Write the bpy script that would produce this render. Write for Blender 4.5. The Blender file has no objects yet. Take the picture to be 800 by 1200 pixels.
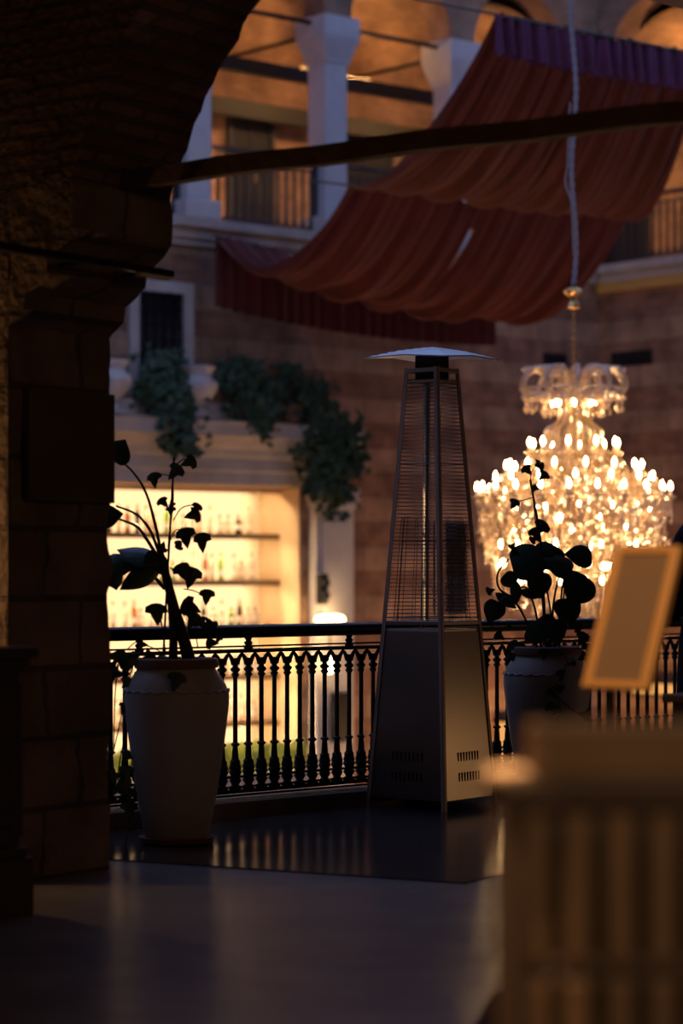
import bpy, bmesh, math, random
from mathutils import Vector, Matrix, noise
random.seed(7)
C = bpy.context.scene.collection
PI = math.pi
F = 2833.0          # 85 mm lens on a 24x36 frame, 800x1200
EYE = 1.18

def P(x, y, Z):     # a point seen at pixel x,y at distance Z -> metres
    return Vector(((x-400)*Z/F, Z, EYE+(671-y)*Z/F))

# ------------------------------------------------------------------ materials
def mat(name, col, rough=.6, metal=0., col2=None, scale=6., bump=0., bscale=30., detail=6., spec=.5, sheen=0.):
    m = bpy.data.materials.new(name); m.use_nodes = True
    nt = m.node_tree; b = nt.nodes['Principled BSDF']
    b.inputs['Base Color'].default_value = (*col, 1)
    b.inputs['Roughness'].default_value = rough
    b.inputs['Metallic'].default_value = metal
    b.inputs['Specular IOR Level'].default_value = spec
    if sheen: b.inputs['Sheen Weight'].default_value = sheen
    tc = nt.nodes.new('ShaderNodeTexCoord')
    if col2:
        n = nt.nodes.new('ShaderNodeTexNoise'); n.inputs['Scale'].default_value = scale; n.inputs['Detail'].default_value = detail
        r = nt.nodes.new('ShaderNodeValToRGB')
        r.color_ramp.elements[0].position = .35; r.color_ramp.elements[1].position = .68
        r.color_ramp.elements[0].color = (*col, 1); r.color_ramp.elements[1].color = (*col2, 1)
        nt.links.new(tc.outputs['Object'], n.inputs['Vector']); nt.links.new(n.outputs['Fac'], r.inputs['Fac'])
        nt.links.new(r.outputs['Color'], b.inputs['Base Color'])
    if bump:
        n2 = nt.nodes.new('ShaderNodeTexNoise'); n2.inputs['Scale'].default_value = bscale; n2.inputs['Detail'].default_value = 5
        bp = nt.nodes.new('ShaderNodeBump'); bp.inputs['Strength'].default_value = bump; bp.inputs['Distance'].default_value = .02
        nt.links.new(tc.outputs['Object'], n2.inputs['Vector']); nt.links.new(n2.outputs['Fac'], bp.inputs['Height'])
        nt.links.new(bp.outputs['Normal'], b.inputs['Normal'])
    return m

def emit(name, col, s):
    m = bpy.data.materials.new(name); m.use_nodes = True
    nt = m.node_tree; nt.nodes.remove(nt.nodes['Principled BSDF'])
    e = nt.nodes.new('ShaderNodeEmission'); e.inputs['Color'].default_value = (*col, 1); e.inputs['Strength'].default_value = s
    nt.links.new(e.outputs[0], nt.nodes['Material Output'].inputs['Surface'])
    return m

def brick_mat(name, c1, c2, mortar, bw, rh, swap=True, rough=.85, bump=.6, msize=.012, c3=None, band=0., offset=.5, rot=0., spec=.3):
    """masonry mapped on the object's own x / z (swap) or x / y axes; band>0 alternates tall stone courses with thin brick courses"""
    m = bpy.data.materials.new(name); m.use_nodes = True
    nt = m.node_tree; b = nt.nodes['Principled BSDF']; L = nt.links.new
    tc = nt.nodes.new('ShaderNodeTexCoord'); sp = nt.nodes.new('ShaderNodeSeparateXYZ'); cb = nt.nodes.new('ShaderNodeCombineXYZ')
    L(tc.outputs['Object'], sp.inputs[0])
    ad = nt.nodes.new('ShaderNodeMath'); ad.operation = 'ADD'
    L(sp.outputs['X'], ad.inputs[0])
    if swap:
        L(sp.outputs['Y'], ad.inputs[1]); L(ad.outputs[0], cb.inputs['X']); L(sp.outputs['Z'], cb.inputs['Y'])
    else:
        ad.inputs[1].default_value = 0; L(ad.outputs[0], cb.inputs['X']); L(sp.outputs['Y'], cb.inputs['Y'])
    mp = nt.nodes.new('ShaderNodeMapping'); mp.inputs['Rotation'].default_value = (0, 0, rot); L(cb.outputs[0], mp.inputs[0])
    nz = nt.nodes.new('ShaderNodeTexNoise'); nz.inputs['Scale'].default_value = 3.; nz.inputs['Detail'].default_value = 6; L(tc.outputs['Object'], nz.inputs['Vector'])
    def brick(a, bb, w, h, ms):
        t = nt.nodes.new('ShaderNodeTexBrick'); t.offset = offset
        t.inputs['Color1'].default_value = (*a, 1); t.inputs['Color2'].default_value = (*bb, 1); t.inputs['Mortar'].default_value = (*mortar, 1)
        t.inputs['Scale'].default_value = 1.; t.inputs['Brick Width'].default_value = w; t.inputs['Row Height'].default_value = h
        t.inputs['Mortar Size'].default_value = ms; t.inputs['Mortar Smooth'].default_value = .3; L(mp.outputs[0], t.inputs['Vector']); return t
    t = brick(c1, c2, bw, rh, msize); col = t.outputs['Color']; fac = t.outputs['Fac']
    if band:
        t2 = brick(c3, tuple(.75*v for v in c3), .28, band/4, .008)
        md = nt.nodes.new('ShaderNodeMath'); md.operation = 'MODULO'; md.inputs[1].default_value = band*2
        a2 = nt.nodes.new('ShaderNodeMath'); a2.operation = 'ADD'; a2.inputs[1].default_value = 40*band; L(sp.outputs['Z'], a2.inputs[0]); L(a2.outputs[0], md.inputs[0])
        gt = nt.nodes.new('ShaderNodeMath'); gt.operation = 'GREATER_THAN'; gt.inputs[1].default_value = band; L(md.outputs[0], gt.inputs[0])
        mx = nt.nodes.new('ShaderNodeMix'); mx.data_type = 'RGBA'; L(gt.outputs[0], mx.inputs['Factor']); L(col, mx.inputs[6]); L(t2.outputs['Color'], mx.inputs[7]); col = mx.outputs[2]
    mv = nt.nodes.new('ShaderNodeMix'); mv.data_type = 'RGBA'; mv.blend_type = 'MULTIPLY'; mv.inputs['Factor'].default_value = .8
    rp = nt.nodes.new('ShaderNodeValToRGB'); rp.color_ramp.elements[0].position = .3; rp.color_ramp.elements[0].color = (.45, .42, .4, 1); rp.color_ramp.elements[1].position = .7; rp.color_ramp.elements[1].color = (1.25, 1.2, 1.15, 1)
    L(nz.outputs['Fac'], rp.inputs['Fac']); L(col, mv.inputs[6]); L(rp.outputs['Color'], mv.inputs[7]); L(mv.outputs[2], b.inputs['Base Color'])
    b.inputs['Roughness'].default_value = rough; b.inputs['Specular IOR Level'].default_value = spec
    n2 = nt.nodes.new('ShaderNodeTexNoise'); n2.inputs['Scale'].default_value = 25; n2.inputs['Detail'].default_value = 5; L(tc.outputs['Object'], n2.inputs['Vector'])
    mm = nt.nodes.new('ShaderNodeMath'); mm.operation = 'SUBTRACT'; L(n2.outputs['Fac'], mm.inputs[0]); L(fac, mm.inputs[1])
    bp = nt.nodes.new('ShaderNodeBump'); bp.inputs['Strength'].default_value = bump; bp.inputs['Distance'].default_value = .02
    L(mm.outputs[0], bp.inputs['Height']); L(bp.outputs['Normal'], b.inputs['Normal'])
    return m

def translucent(name, col, rough=.25, tr=.6, gl=.2, alpha=0.):
    m = bpy.data.materials.new(name); m.use_nodes = True
    nt = m.node_tree; nt.nodes.remove(nt.nodes['Principled BSDF']); L = nt.links.new
    d = nt.nodes.new('ShaderNodeBsdfDiffuse'); d.inputs[0].default_value = (*col, 1)
    t = nt.nodes.new('ShaderNodeBsdfTranslucent'); t.inputs[0].default_value = (*col, 1)
    g = nt.nodes.new('ShaderNodeBsdfGlossy'); g.inputs['Roughness'].default_value = rough; g.inputs[0].default_value = (.95, .95, .95, 1)
    a = nt.nodes.new('ShaderNodeMixShader'); a.inputs[0].default_value = tr; L(d.outputs[0], a.inputs[1]); L(t.outputs[0], a.inputs[2])
    b = nt.nodes.new('ShaderNodeMixShader'); b.inputs[0].default_value = gl; L(a.outputs[0], b.inputs[1]); L(g.outputs[0], b.inputs[2])
    out = b
    if alpha:
        tp = nt.nodes.new('ShaderNodeBsdfTransparent'); tp.inputs[0].default_value = (*[min(1, c*1.1) for c in col], 1)
        out = nt.nodes.new('ShaderNodeMixShader'); out.inputs[0].default_value = alpha; L(b.outputs[0], out.inputs[1]); L(tp.outputs[0], out.inputs[2])
    L(out.outputs[0], nt.nodes['Material Output'].inputs['Surface'])
    return m

def glass(name, col, rough=.0, ior=1.45):
    m = mat(name, col, rough); b = m.node_tree.nodes['Principled BSDF']
    b.inputs['Transmission Weight'].default_value = 1; b.inputs['IOR'].default_value = ior
    return m

# ------------------------------------------------------------------ mesh helpers
class MB:
    def __init__(s): s.bm = bmesh.new()
    def box(s, x0, x1, y0, y1, z0, z1, bev=0.):
        r = bmesh.ops.create_cube(s.bm, size=1); vs = r['verts']
        for v in vs:
            v.co = Vector(((x0+x1)/2+v.co.x*(x1-x0), (y0+y1)/2+v.co.y*(y1-y0), (z0+z1)/2+v.co.z*(z1-z0)))
        if bev:
            es = list({e for v in vs for e in v.link_edges})
            bmesh.ops.bevel(s.bm, geom=es, offset=bev, segments=2, affect='EDGES', profile=.5)
        return s
    def tube(s, pts, r, n=8, cap=True):
        pts = [Vector(p) for p in pts]; rs = r if isinstance(r, (list, tuple)) else [r]*len(pts)
        rings = []; up = None
        for i, p in enumerate(pts):
            d = (pts[min(i+1, len(pts)-1)]-pts[max(i-1, 0)]).normalized()
            if up is None:
                up = Vector((0, 0, 1)) if abs(d.z) < .9 else Vector((1, 0, 0))
            a = d.cross(up).normalized(); up = a.cross(d).normalized()
            rings.append([s.bm.verts.new(p+(a*math.cos(k*2*PI/n)+up*math.sin(k*2*PI/n))*rs[i]) for k in range(n)])
        for q, w in zip(rings, rings[1:]):
            for k in range(n): s.bm.faces.new((q[k], q[(k+1) % n], w[(k+1) % n], w[k]))
        if cap:
            s.bm.faces.new(rings[0][::-1]); s.bm.faces.new(rings[-1])
        return s
    def lathe(s, prof, c=(0, 0, 0), n=16, sx=1., sy=1., cap=True, wob=None):
        c = Vector(c); rings = []
        for r, z in prof:
            rings.append([s.bm.verts.new(c+Vector((sx*r*math.cos(k*2*PI/n), sy*r*math.sin(k*2*PI/n), z))) for k in range(n)])
        for q, w in zip(rings, rings[1:]):
            for k in range(n): s.bm.faces.new((q[k], q[(k+1) % n], w[(k+1) % n], w[k]))
        if cap:
            s.bm.faces.new(rings[0][::-1]); s.bm.faces.new(rings[-1])
        return s
    def prism(s, poly, axis, a, b):
        """poly in the plane across axis ('x': (y,z), 'y': (x,z), 'z': (x,y))"""
        f = {'x': lambda p, t: (t, p[0], p[1]), 'y': lambda p, t: (p[0], t, p[1]), 'z': lambda p, t: (p[0], p[1], t)}[axis]
        A = [s.bm.verts.new(f(p, a)) for p in poly]; B = [s.bm.verts.new(f(p, b)) for p in poly]
        s.bm.faces.new(A); s.bm.faces.new(B[::-1]); n = len(poly)
        for i in range(n): s.bm.faces.new((A[i], B[i], B[(i+1) % n], A[(i+1) % n]))
        return s
    def quad(s, *p):
        s.bm.faces.new([s.bm.verts.new(q) for q in p]); return s
    def octa(s, c, rx, rz):
        c = Vector(c); v = [s.bm.verts.new(c+Vector(d)) for d in ((rx, 0, 0), (0, rx, 0), (-rx, 0, 0), (0, -rx, 0), (0, 0, rz), (0, 0, -rz))]
        for i in range(4):
            s.bm.faces.new((v[i], v[(i+1) % 4], v[4])); s.bm.faces.new((v[(i+1) % 4], v[i], v[5]))
        return s
    def grid(s, fn, nu, nv, skip=None):
        vs = [[s.bm.verts.new(fn(i/nu, j/nv)) for j in range(nv+1)] for i in range(nu+1)]
        for i in range(nu):
            for j in range(nv):
                if skip and skip((i+.5)/nu, (j+.5)/nv): continue
                s.bm.faces.new((vs[i][j], vs[i+1][j], vs[i+1][j+1], vs[i][j+1]))
        return s
    def rough(s, cell=.05, amp=.008, sc=9.):
        L_ = max((e.calc_length() for e in s.bm.edges), default=1)
        for _ in range(7):
            es = [e for e in s.bm.edges if e.calc_length() > cell*1.5]
            if not es: break
            bmesh.ops.subdivide_edges(s.bm, edges=es, cuts=1, use_grid_fill=True)
            bmesh.ops.triangulate(s.bm, faces=[f for f in s.bm.faces if len(f.verts) > 4])
        s.bm.normal_update()
        for v in s.bm.verts:
            v.co += v.normal*amp*(noise.noise(v.co*sc)+.6*noise.noise(v.co*sc*2.7))
        return s
    def build(s, name, m, parent=None, smooth=False, M=None):
        bmesh.ops.recalc_face_normals(s.bm, faces=s.bm.faces[:])
        me = bpy.data.meshes.new(name)
        if smooth:
            for f in s.bm.faces: f.smooth = True
        s.bm.to_mesh(me); s.bm.free()
        if smooth == 'auto':
            try: me.set_sharp_from_angle(angle=math.radians(40))
            except Exception: pass
        me.materials.append(m)
        o = bpy.data.objects.new(name, me); C.objects.link(o)
        if parent: o.parent = parent
        if M is not None: o.matrix_local = M
        return o

def frame(x, y, ang, z=0): return Matrix.Translation((x, y, z)) @ Matrix.Rotation(ang, 4, 'Z')
def tag(o, label, cat, group=None, kind=None):
    o['label'] = label; o['category'] = cat
    if group: o['group'] = group
    if kind: o['kind'] = kind
    return o
def empty(name, M, label, cat, group=None):
    o = bpy.data.objects.new(name, None); C.objects.link(o); o.matrix_local = M
    o.empty_display_size = .1
    return tag(o, label, cat, group)
def struct(o): o['kind'] = 'structure'; return o
def copy_tree(o, parent=None):
    c = o.copy(); C.objects.link(c)
    if parent: c.parent = parent
    for ch in o.children: copy_tree(ch, c)
    return c
def dup_part(o, M):
    c = o.copy(); C.objects.link(c); c.parent = o.parent; c.matrix_local = M
    for ch in o.children: copy_tree(ch, c)
    return c
I4 = Matrix.Identity(4)
def T(x, y, z): return Matrix.Translation((x, y, z))

# ------------------------------------------------------------------ materials used
M = {}
M['floor'] = mat('floor_stone', (.19, .19, .22), .26, 0, (.27, .265, .28), 2.2, .025, 5., spec=.8)
M['slab'] = brick_mat('slab_tiles', (.085, .08, .08), (.065, .062, .062), (.02, .02, .02), .9, .6, swap=False, rough=.15, bump=.012, msize=.004, spec=.6)
M['pillar'] = brick_mat('pillar_masonry', (.23, .165, .13), (.16, .12, .095), (.10, .08, .066), .42, .27, bump=1., msize=.012)
M['archbrick'] = brick_mat('arch_brick', (.18, .11, .085), (.13, .08, .066), (.09, .07, .062), .26, .06, bump=1., msize=.012)
M['plasterdark'] = mat('dark_plaster', (.16, .12, .10), .9, bump=.3)
M['farwall'] = brick_mat('banded_masonry', (.40, .26, .17), (.33, .21, .14), (.22, .15, .11), .5, .3, c3=(.30, .16, .10), band=.3, bump=.5, msize=.014)
M['farbrick'] = brick_mat('gallery_brick', (.44, .26, .16), (.34, .20, .13), (.3, .24, .19), .28, .07, bump=.4, msize=.01)
M['marble'] = mat('pale_marble', (.60, .57, .55), .5, 0, (.45, .42, .41), 2.5, .1, 12)
M['limestone'] = mat('limestone', (.5, .46, .42), .75, 0, (.38, .34, .31), 3., .3, 15)
M['whitecol'] = mat('painted_column', (.66, .64, .64), .7, 0, (.56, .54, .54), 3, .1, 20)
M['dark'] = mat('black_iron', (.012, .012, .013), .42, .4)
M['darkbeam'] = mat('dark_steel_beam', (.02, .02, .022), .5, .2)
M['handrail'] = mat('handrail_paint', (.015, .015, .017), .3, .3)
M['slate'] = mat('slate_paint', (.03, .034, .042), .5)
M['curb'] = mat('curb_timber', (.20, .14, .09), .55, 0, (.13, .09, .06), 7, .2, 18)
M['steel'] = mat('brushed_steel', (.40, .36, .32), .33, .95)
M['steelleg'] = mat('leg_steel', (.62, .46, .35), .5, .3)
M['wire'] = mat('guard_wire', (.10, .09, .08), .4, .9)
M['cap'] = mat('cap_aluminium', (.75, .76, .78), .38, .7)
M['glass'] = glass('clear_tube_glass', (1, 1, 1), .02)
M['black'] = mat('matt_black', (.01, .01, .01), .7)
M['pot'] = mat('cream_ceramic', (.50, .44, .39), .55, 0, (.42, .37, .33), 3, .05, 20)
M['potrim'] = mat('terracotta_rim', (.20, .09, .055), .6)
M['soil'] = mat('dark_soil', (.02, .014, .01), .95, bump=.8)
M['leaf'] = mat('glossy_leaf', (.015, .045, .022), .32, 0, (.025, .06, .03), 8, .15, 20)
M['ivy'] = mat('ivy_leaf', (.018, .045, .016), .5, 0, (.035, .07, .025), 10)
M['hang'] = mat('hanging_foliage', (.028, .062, .026), .6, 0, (.045, .085, .036), 4)
M['grass'] = translucent('lit_green_foliage', (.27, .32, .07), .4, .6, .05)
M['stem'] = mat('dark_stem', (.03, .022, .015), .7)
M['cloth'] = mat('burgundy_cloth', (.105, .010, .009), .9, 0, (.08, .008, .007), 3, .2, 40, sheen=.1)
M['plum'] = mat('plum_cloth', (.13, .022, .085), .7, 0, (.10, .018, .065), 3, sheen=.2)
M['timber'] = mat('old_tie_timber', (.10, .05, .03), .75, 0, (.07, .038, .024), 9, .5, 22)
M['plaque'] = mat('aged_brass_plate', (.10, .07, .045), .6, .1, (.075, .055, .035), 4)
M['chairwood'] = mat('chair_wood', (.23, .13, .065), .5, 0, (.17, .095, .05), 5, .1, 30)
M['finial'] = mat('lamplit_finial_wood', (.62, .42, .26), .4)  # paler than the chair wood, lamplight on top put into the colour
M['chairdark'] = mat('dark_chair_wood', (.07, .04, .025), .5)
M['cabinet'] = mat('dark_cabinet_wood', (.06, .045, .04), .38, 0, (.045, .035, .03), 6, .1, 20)
M['gold'] = mat('gilt_brass', (.85, .52, .2), .3, 1.)
M['rope'] = mat('rope_sleeve', (.45, .40, .42), .8)
M['crystal'] = translucent('cut_crystal', (.96, .76, .50), .15, .5, .3, .06)
M['candle'] = translucent('candle_sleeve', (.95, .85, .7), .3, .5, .1)
M['bulb'] = emit('bulb_glow', (1, .58, .25), 75)
M['led'] = emit('bar_led', (1, .68, .36), 190)
M['barglow'] = emit('bar_glow_panel', (1, .60, .28), 1.6)  # glowing sheet added to lift the brightness of the bar's back panel
M['lampglow'] = emit('lamp_glow', (1, .62, .28), 16)
M['uplight'] = emit('gallery_uplight', (1, .50, .17), 55)
M['barpanel'] = mat('cream_bar_panel', (.80, .68, .52), .5)
M['barwood'] = mat('bar_shelf_wood', (.30, .18, .08), .45)
M['barjamb'] = mat('bar_jamb', (.62, .45, .28), .6, 0, (.5, .36, .22), 3)
M['clear'] = translucent('clear_bottle', (.93, .84, .70), .1, .6, .15, .35)
M['amber'] = translucent('amber_bottle', (.55, .19, .05), .1, .65, .12, .15)
M['green'] = translucent('green_bottle', (.40, .62, .12), .1, .65, .12, .2)
M['darkbottle'] = mat('dark_bottle', (.03, .02, .012), .2)
M['capbrown'] = mat('bottle_cap', (.16, .08, .035), .5)
M['paper'] = mat('label_paper', (.75, .68, .58), .7)
M['menu'] = mat('menu_sheet', (.34, .25, .20), .6)
M['menuframe'] = mat('menu_frame_wood', (.88, .52, .22), .4)
M['darkcloth'] = mat('dark_brown_cloth', (.007, .005, .004), .9)
M['rug'] = mat('dark_red_rug', (.06, .015, .015), .95)
M['skin'] = mat('skin', (.45, .26, .18), .55)
M['hair'] = mat('brown_hair', (.10, .05, .025), .45, 0, (.16, .085, .04), 30)
M['coat'] = mat('black_coat', (.008, .008, .01), .8)
M['courtyard'] = brick_mat('courtyard_paving', (.25, .2, .16), (.2, .16, .13), (.1, .08, .07), .6, .6, swap=False, rough=.6, bump=.3)
M['windark'] = mat('dark_window', (.012, .013, .016), .2)
M['door'] = mat('dark_door', (.010, .012, .017), .6)

# frames ---------------------------------------------------------------
AL = math.atan2(.651, .759); FL = frame(-2.573, 27.0, AL)               # wall with the bar
UL = Vector((.759, .651, 0)); NL = Vector((-.651, .759, 0))
AR_ = math.atan2(-.76, .65)
CORN = Vector((-2.573+.759*7.87, 27+.651*7.87, 0)); FB = frame(CORN.x, CORN.y, AR_)   # wall at right of the corner
UP = Vector((.56, .83, 0)).normalized(); VP = Vector((UP.y, -UP.x, 0))
FP = frame(-1.26, 9.135, math.atan2(.83, .56))                          # pillar
AR = math.atan2(.697, .717); FR = frame(-1.075, 11.2, AR)               # balustrade
def tL(px): k = (px-400)/F; return (27*k+2.573)/(.759-.651*k)
def zL(py, t, f=0.): return EYE+(671-py)*(27+.651*t-.759*f)/F
def tF(px, f):      # same wall, for something standing f metres in front of it
    k = (px-400)/F; return (k*(27-.759*f)+2.573-.651*f)/(.759-.651*k)
GZ = 5.13; YARD = -1.8

# ================================================================== SETTING
# terrace floor up to the balustrade, with a drop to the courtyard
u, w = Vector((.717, .697, 0)), Vector((-.697, .717, 0))
R0 = Vector((-1.075, 11.2, 0))
a, b = R0-u*7+w*.14, R0+u*9+w*.14
m = MB(); m.prism([(a.x, a.y), (b.x, b.y), (9.5, -4), (-6, -4)], 'z', 0, -.3)
struct(m.build('floor', M['floor']))
m = MB(); m.box(-7.05, 9.05, .02, .14, YARD, -.3); struct(m.build('wall_terrace', M['limestone'], M=FR))
m = MB(); m.prism([(a.x, a.y), (b.x, b.y), (9.5, -4), (-6, -4)], 'z', 4.6, 4.8)
struct(m.build('ceiling', M['plasterdark']))
m = MB(); m.box(-6.2, 9.7, -4.2, -4, 0, 4.6); struct(m.build('wall_back', M['plasterdark']))
# gallery's own side wall beyond the left of the frame and inner wall beyond the right
m = MB(); m.box(-6.2, -6, -4, 9, 0, 4.6); struct(m.build('wall_left', M['plasterdark']))
m = MB(); m.box(5.6, 5.8, -4, 17.5, 0, 4.6); struct(m.build('wall_right', M['plasterdark']))
m = MB(); m.box(-12, 22, -6, 26, YARD-.2, YARD); struct(m.build('ground', M['courtyard'], M=frame(0, 22, AL)))
m = MB(); m.box(-7, -1.3, -.2, .2, 0, 4.6); struct(m.build('wall_left_arcade', M['plasterdark'], M=FR))
# raised slab of large tiles in front of the balustrade
c = Vector((.469, 9.16, 0)); dv = Vector((.88, -.47, 0)).normalized(); du = Vector((.47, .88, 0)).normalized()
p2 = c-dv*2.3; p3 = R0-u*.75-w*.1; q3 = c+du*4.0; q2 = R0+u*4.5-w*.1
m = MB(); m.prism([(c.x, c.y), (p2.x, p2.y), (p3.x, p3.y), ((R0+u*3.0-w*.1).x, (R0+u*3.0-w*.1).y), ((c+du*4.6).x, (c+du*4.6).y)], 'z', 0, .006)
struct(m.build('floor_slab', M['slab']))
# curb under the balustrade
m = MB(); m.box(-1.2, 7.6, -.16, .12, 0, .085, .006); struct(m.build('trim_1', M['curb'], M=FR))

# pillar, corbel, arch (local x along the pillar face, -y towards the gallery)
m = MB(); m.box(0, .6, 0, 1.0, 0, 2.7); m.rough(.045, .016, 7); struct(m.build('pillar_shaft', M['pillar'], M=FP))
prof = [(0.02, 2.10), (-.03, 2.14), (-.075, 2.17), (-.085, 2.23), (-.15, 2.27), (-.19, 2.30), (-.195, 2.36), (-.27, 2.42), (-.315, 2.46), (-.32, 2.62), (-.3, 2.66), (0.02, 2.66)]
m = MB(); m.prism(prof, 'x', -.0, .6); m.rough(.045, .012, 8); struct(m.build('pillar_corbel', M['pillar'], M=FP))
ip = [(.30, 2.60), (.33, 2.68), (.37, 2.78), (.41, 2.87), (.46, 2.97), (.52, 3.07), (.60, 3.18), (.70, 3.32), (.82, 3.45), (1.0, 3.6), (1.25, 3.77), (1.55, 3.9), (1.9, 3.96), (2.25, 3.92), (2.6, 3.78), (2.9, 3.57), (3.15, 3.3), (3.3, 3.05), (3.4, 2.75), (3.42, 2.6)]
fine = []
for (p0, z0), (p1, z1) in zip(ip, ip[1:]):
    n = max(1, int(math.hypot(p1-p0, z1-z0)/.045))
    for k in range(n):
        j = random.uniform(-.010, .010); f_ = k/n
        fine.append((p0+(p1-p0)*f_+j, z0+(z1-z0)*f_-j*.5))
fine.append(ip[-1])
poly = [(-p, z) for p, z in fine]+[(-4.3, 2.6), (-4.3, 4.6), (1.0, 4.6), (1.0, 2.6)]
m = MB(); m.prism(poly, 'x', 0.0, .6)
m.bm.normal_update(); bmesh.ops.triangulate(m.bm, faces=[f for f in m.bm.faces if len(f.verts) > 4], ngon_method='EAR_CLIP')
struct(m.build('pillar_arch', M['archbrick'], M=FP))
m = MB(); m.box(0, .6, -4.3, -3.42, 0, 2.62); m.rough(.09, .012, 7); struct(m.build('pillar_pier', M['pillar'], M=FP))

# timber tie across the arch
s0 = Vector((.3, .1, 2.675)); m = MB()
m.grid(lambda i, j: Vector((.3+.035*math.cos(j*2*PI+PI/4)*1.2+.006*math.sin(i*9), .15-i*4.0, 2.672+.048*math.sin(j*2*PI+PI/4)+.012*math.sin(i*PI)+.004*math.sin(i*31))), 40, 4)
tag(m.build('tie_beam', M['timber'], M=FP), 'long old brown timber tie beam crossing the top of the arch', 'beam')
# long thin dark lamp rail held along the pillar under the arch
t = empty('linear_light', FP @ T(0, 0, 0), 'thin black linear light bar fixed along the stone pillar under the corbel', 'light fixture')
m = MB(); m.box(-.55, .53, -.385, -.345, 2.322, 2.35, .004); m.build('housing', M['dark'], t)
m = MB(); m.box(.33, .51, -.38, -.35, 2.313, 2.323); m.build('diffuser', M['paper'], t)
for x in (.06, .44):
    m = MB(); m.box(x, x+.03, -.35, -.17, 2.328, 2.343); m.build('bracket', M['dark'], t)
# plaque
t = empty('plaque', FP @ T(.33, -.02, 1.67), 'square dark brass plaque screwed to the stone pillar', 'plaque')
m = MB(); m.box(-.255, .255, -.022, .012, -.215, .215, .004); m.build('plate', M['plaque'], t)
for sx in (-1, 1):
    for sz in (-1, 1):
        m = MB(); m.lathe([(.009, -.004), (.009, .003), (.005, .006)], (0, 0, 0), 10)
        m.build('screw', M['wire'], t, M=T(sx*.235, -.022, sz*.195) @ Matrix.Rotation(PI/2, 4, 'X'))

# ================================================================== CABINET at left
cabM = frame(-1.06, 8.35, math.radians(50))
t = empty('console_cabinet', cabM, 'dark wooden console cabinet with stepped plinth, left of the stone pillar', 'cabinet')
m = MB(); m.box(-1.1, .0, 0, .42, 0, .20, .006); m.box(-1.08, -.02, .01, .41, .20, .235, .006); m.build('plinth', M['cabinet'], t)
m = MB(); m.box(-1.06, -.04, .03, .39, .235, .83, .004); m.box(-1.065, -.03, .02, .40, .27, .30, .004)
m.box(-.10, -.035, .018, .4, .30, .80, .004); m.box(-1.065, -1.0, .018, .4, .30, .80, .004); m.build('body', M['cabinet'], t)
for x0, x1 in ((-.99, -.56), (-.54, -.11)):
    d = MB(); d.box(x0, x1, .012, .03, .31, .79, .003); d.box(x0+.06, x1-.06, .006, .012, .37, .73, .003); d = d.build('door', M['cabinet'], t)
    k = MB(); k.lathe([(.004, 0), (.012, .012), (.012, .02), (.003, .026)], n=10)
    k.build('knob', M['gold'], d, M=T(x1-.03 if x0 < -.8 else x0+.03, .012, .55) @ Matrix.Rotation(PI/2, 4, 'X'))
m = MB(); m.box(-1.075, -.025, .015, .405, .83, .855, .006); m.box(-1.09, -.01, .005, .415, .855, .885, .006); m.box(-1.11, .01, -.015, .43, .885, .925, .008); m.build('cornice_top', M['cabinet'], t)

# ================================================================== BALUSTRADE
t = empty('balustrade', FR, 'black cast iron balustrade along the terrace edge', 'railing')
m = MB(); m.tube([(-1.2, 0, .895), (7.6, 0, .895)], .031, 12); m.box(-1.2, 7.6, -.02, .02, .862, .872); m.build('handrail', M['handrail'], t, smooth='auto')
m = MB(); m.box(-1.2, 7.6, -.02, .02, .79, .808, .003); m.tube([(-1.2, -.02, .822), (7.6, -.02, .822)], .005, 6); m.build('top_rail', M['dark'], t)
m = MB(); m.box(-1.2, 7.6, -.018, .018, .108, .126, .003); m.tube([(-1.2, -.02, .10), (7.6, -.02, .10)], .006, 6)
m.build('bottom_rail', M['dark'], t)
SP = .0859; x0 = .866-SP*20
bp = [(.012, .108), (.030, .120), (.030, .135), (.018, .15), (.026, .163), (.031, .170), (.022, .185), (.025, .2), (.032, .212), (.026, .224), (.031, .232), (.026, .245), (.024, .258), (.026, .264), (.017, .275), (.016, .3), (.013, .335), (.022, .343), (.022, .349), (.012, .356), (.011, .67), (.021, .686), (.013, .694), (.024, .706), (.024, .713), (.013, .722), (.014, .742), (.022, .757), (.02, .765)]
m = MB(); m.lathe(bp, n=10)
for s in (-1, 1):   # the pair of half arches that meet the neighbours at the top, small collars at the foot
    m.tube([(s*.012, 0, .735), (s*.022, 0, .76), (s*.034, 0, .777), (s*.0432, 0, .785)], [.012, .011, .009, .008], 6)
    m.tube([(s*.01, 0, .185), (s*.0432, 0, .188)], .007, 6)
    m.tube([(s*.012, 0, .14), (s*.0432, 0, .137)], .006, 6)
bal = m.build('baluster', M['dark'], t, smooth='auto'); bal.matrix_local = T(x0, 0, 0)
sup = MB().lathe([(.016, .804), (.022, .808), (.022, .816), (.012, .822), (.02, .835), (.02, .842), (.012, .848), (.018, .86), (.018, .87)], n=10).build('rail_support', M['dark'], t, smooth='auto', M=T(x0+4*SP, 0, 0))
k = 1
while x0+k*SP < 7.5:
    dup_part(bal, T(x0+k*SP, 0, 0))
    if k % 8 == 4 and k > 4: dup_part(sup, T(x0+k*SP, 0, 0))
    k += 1

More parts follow.
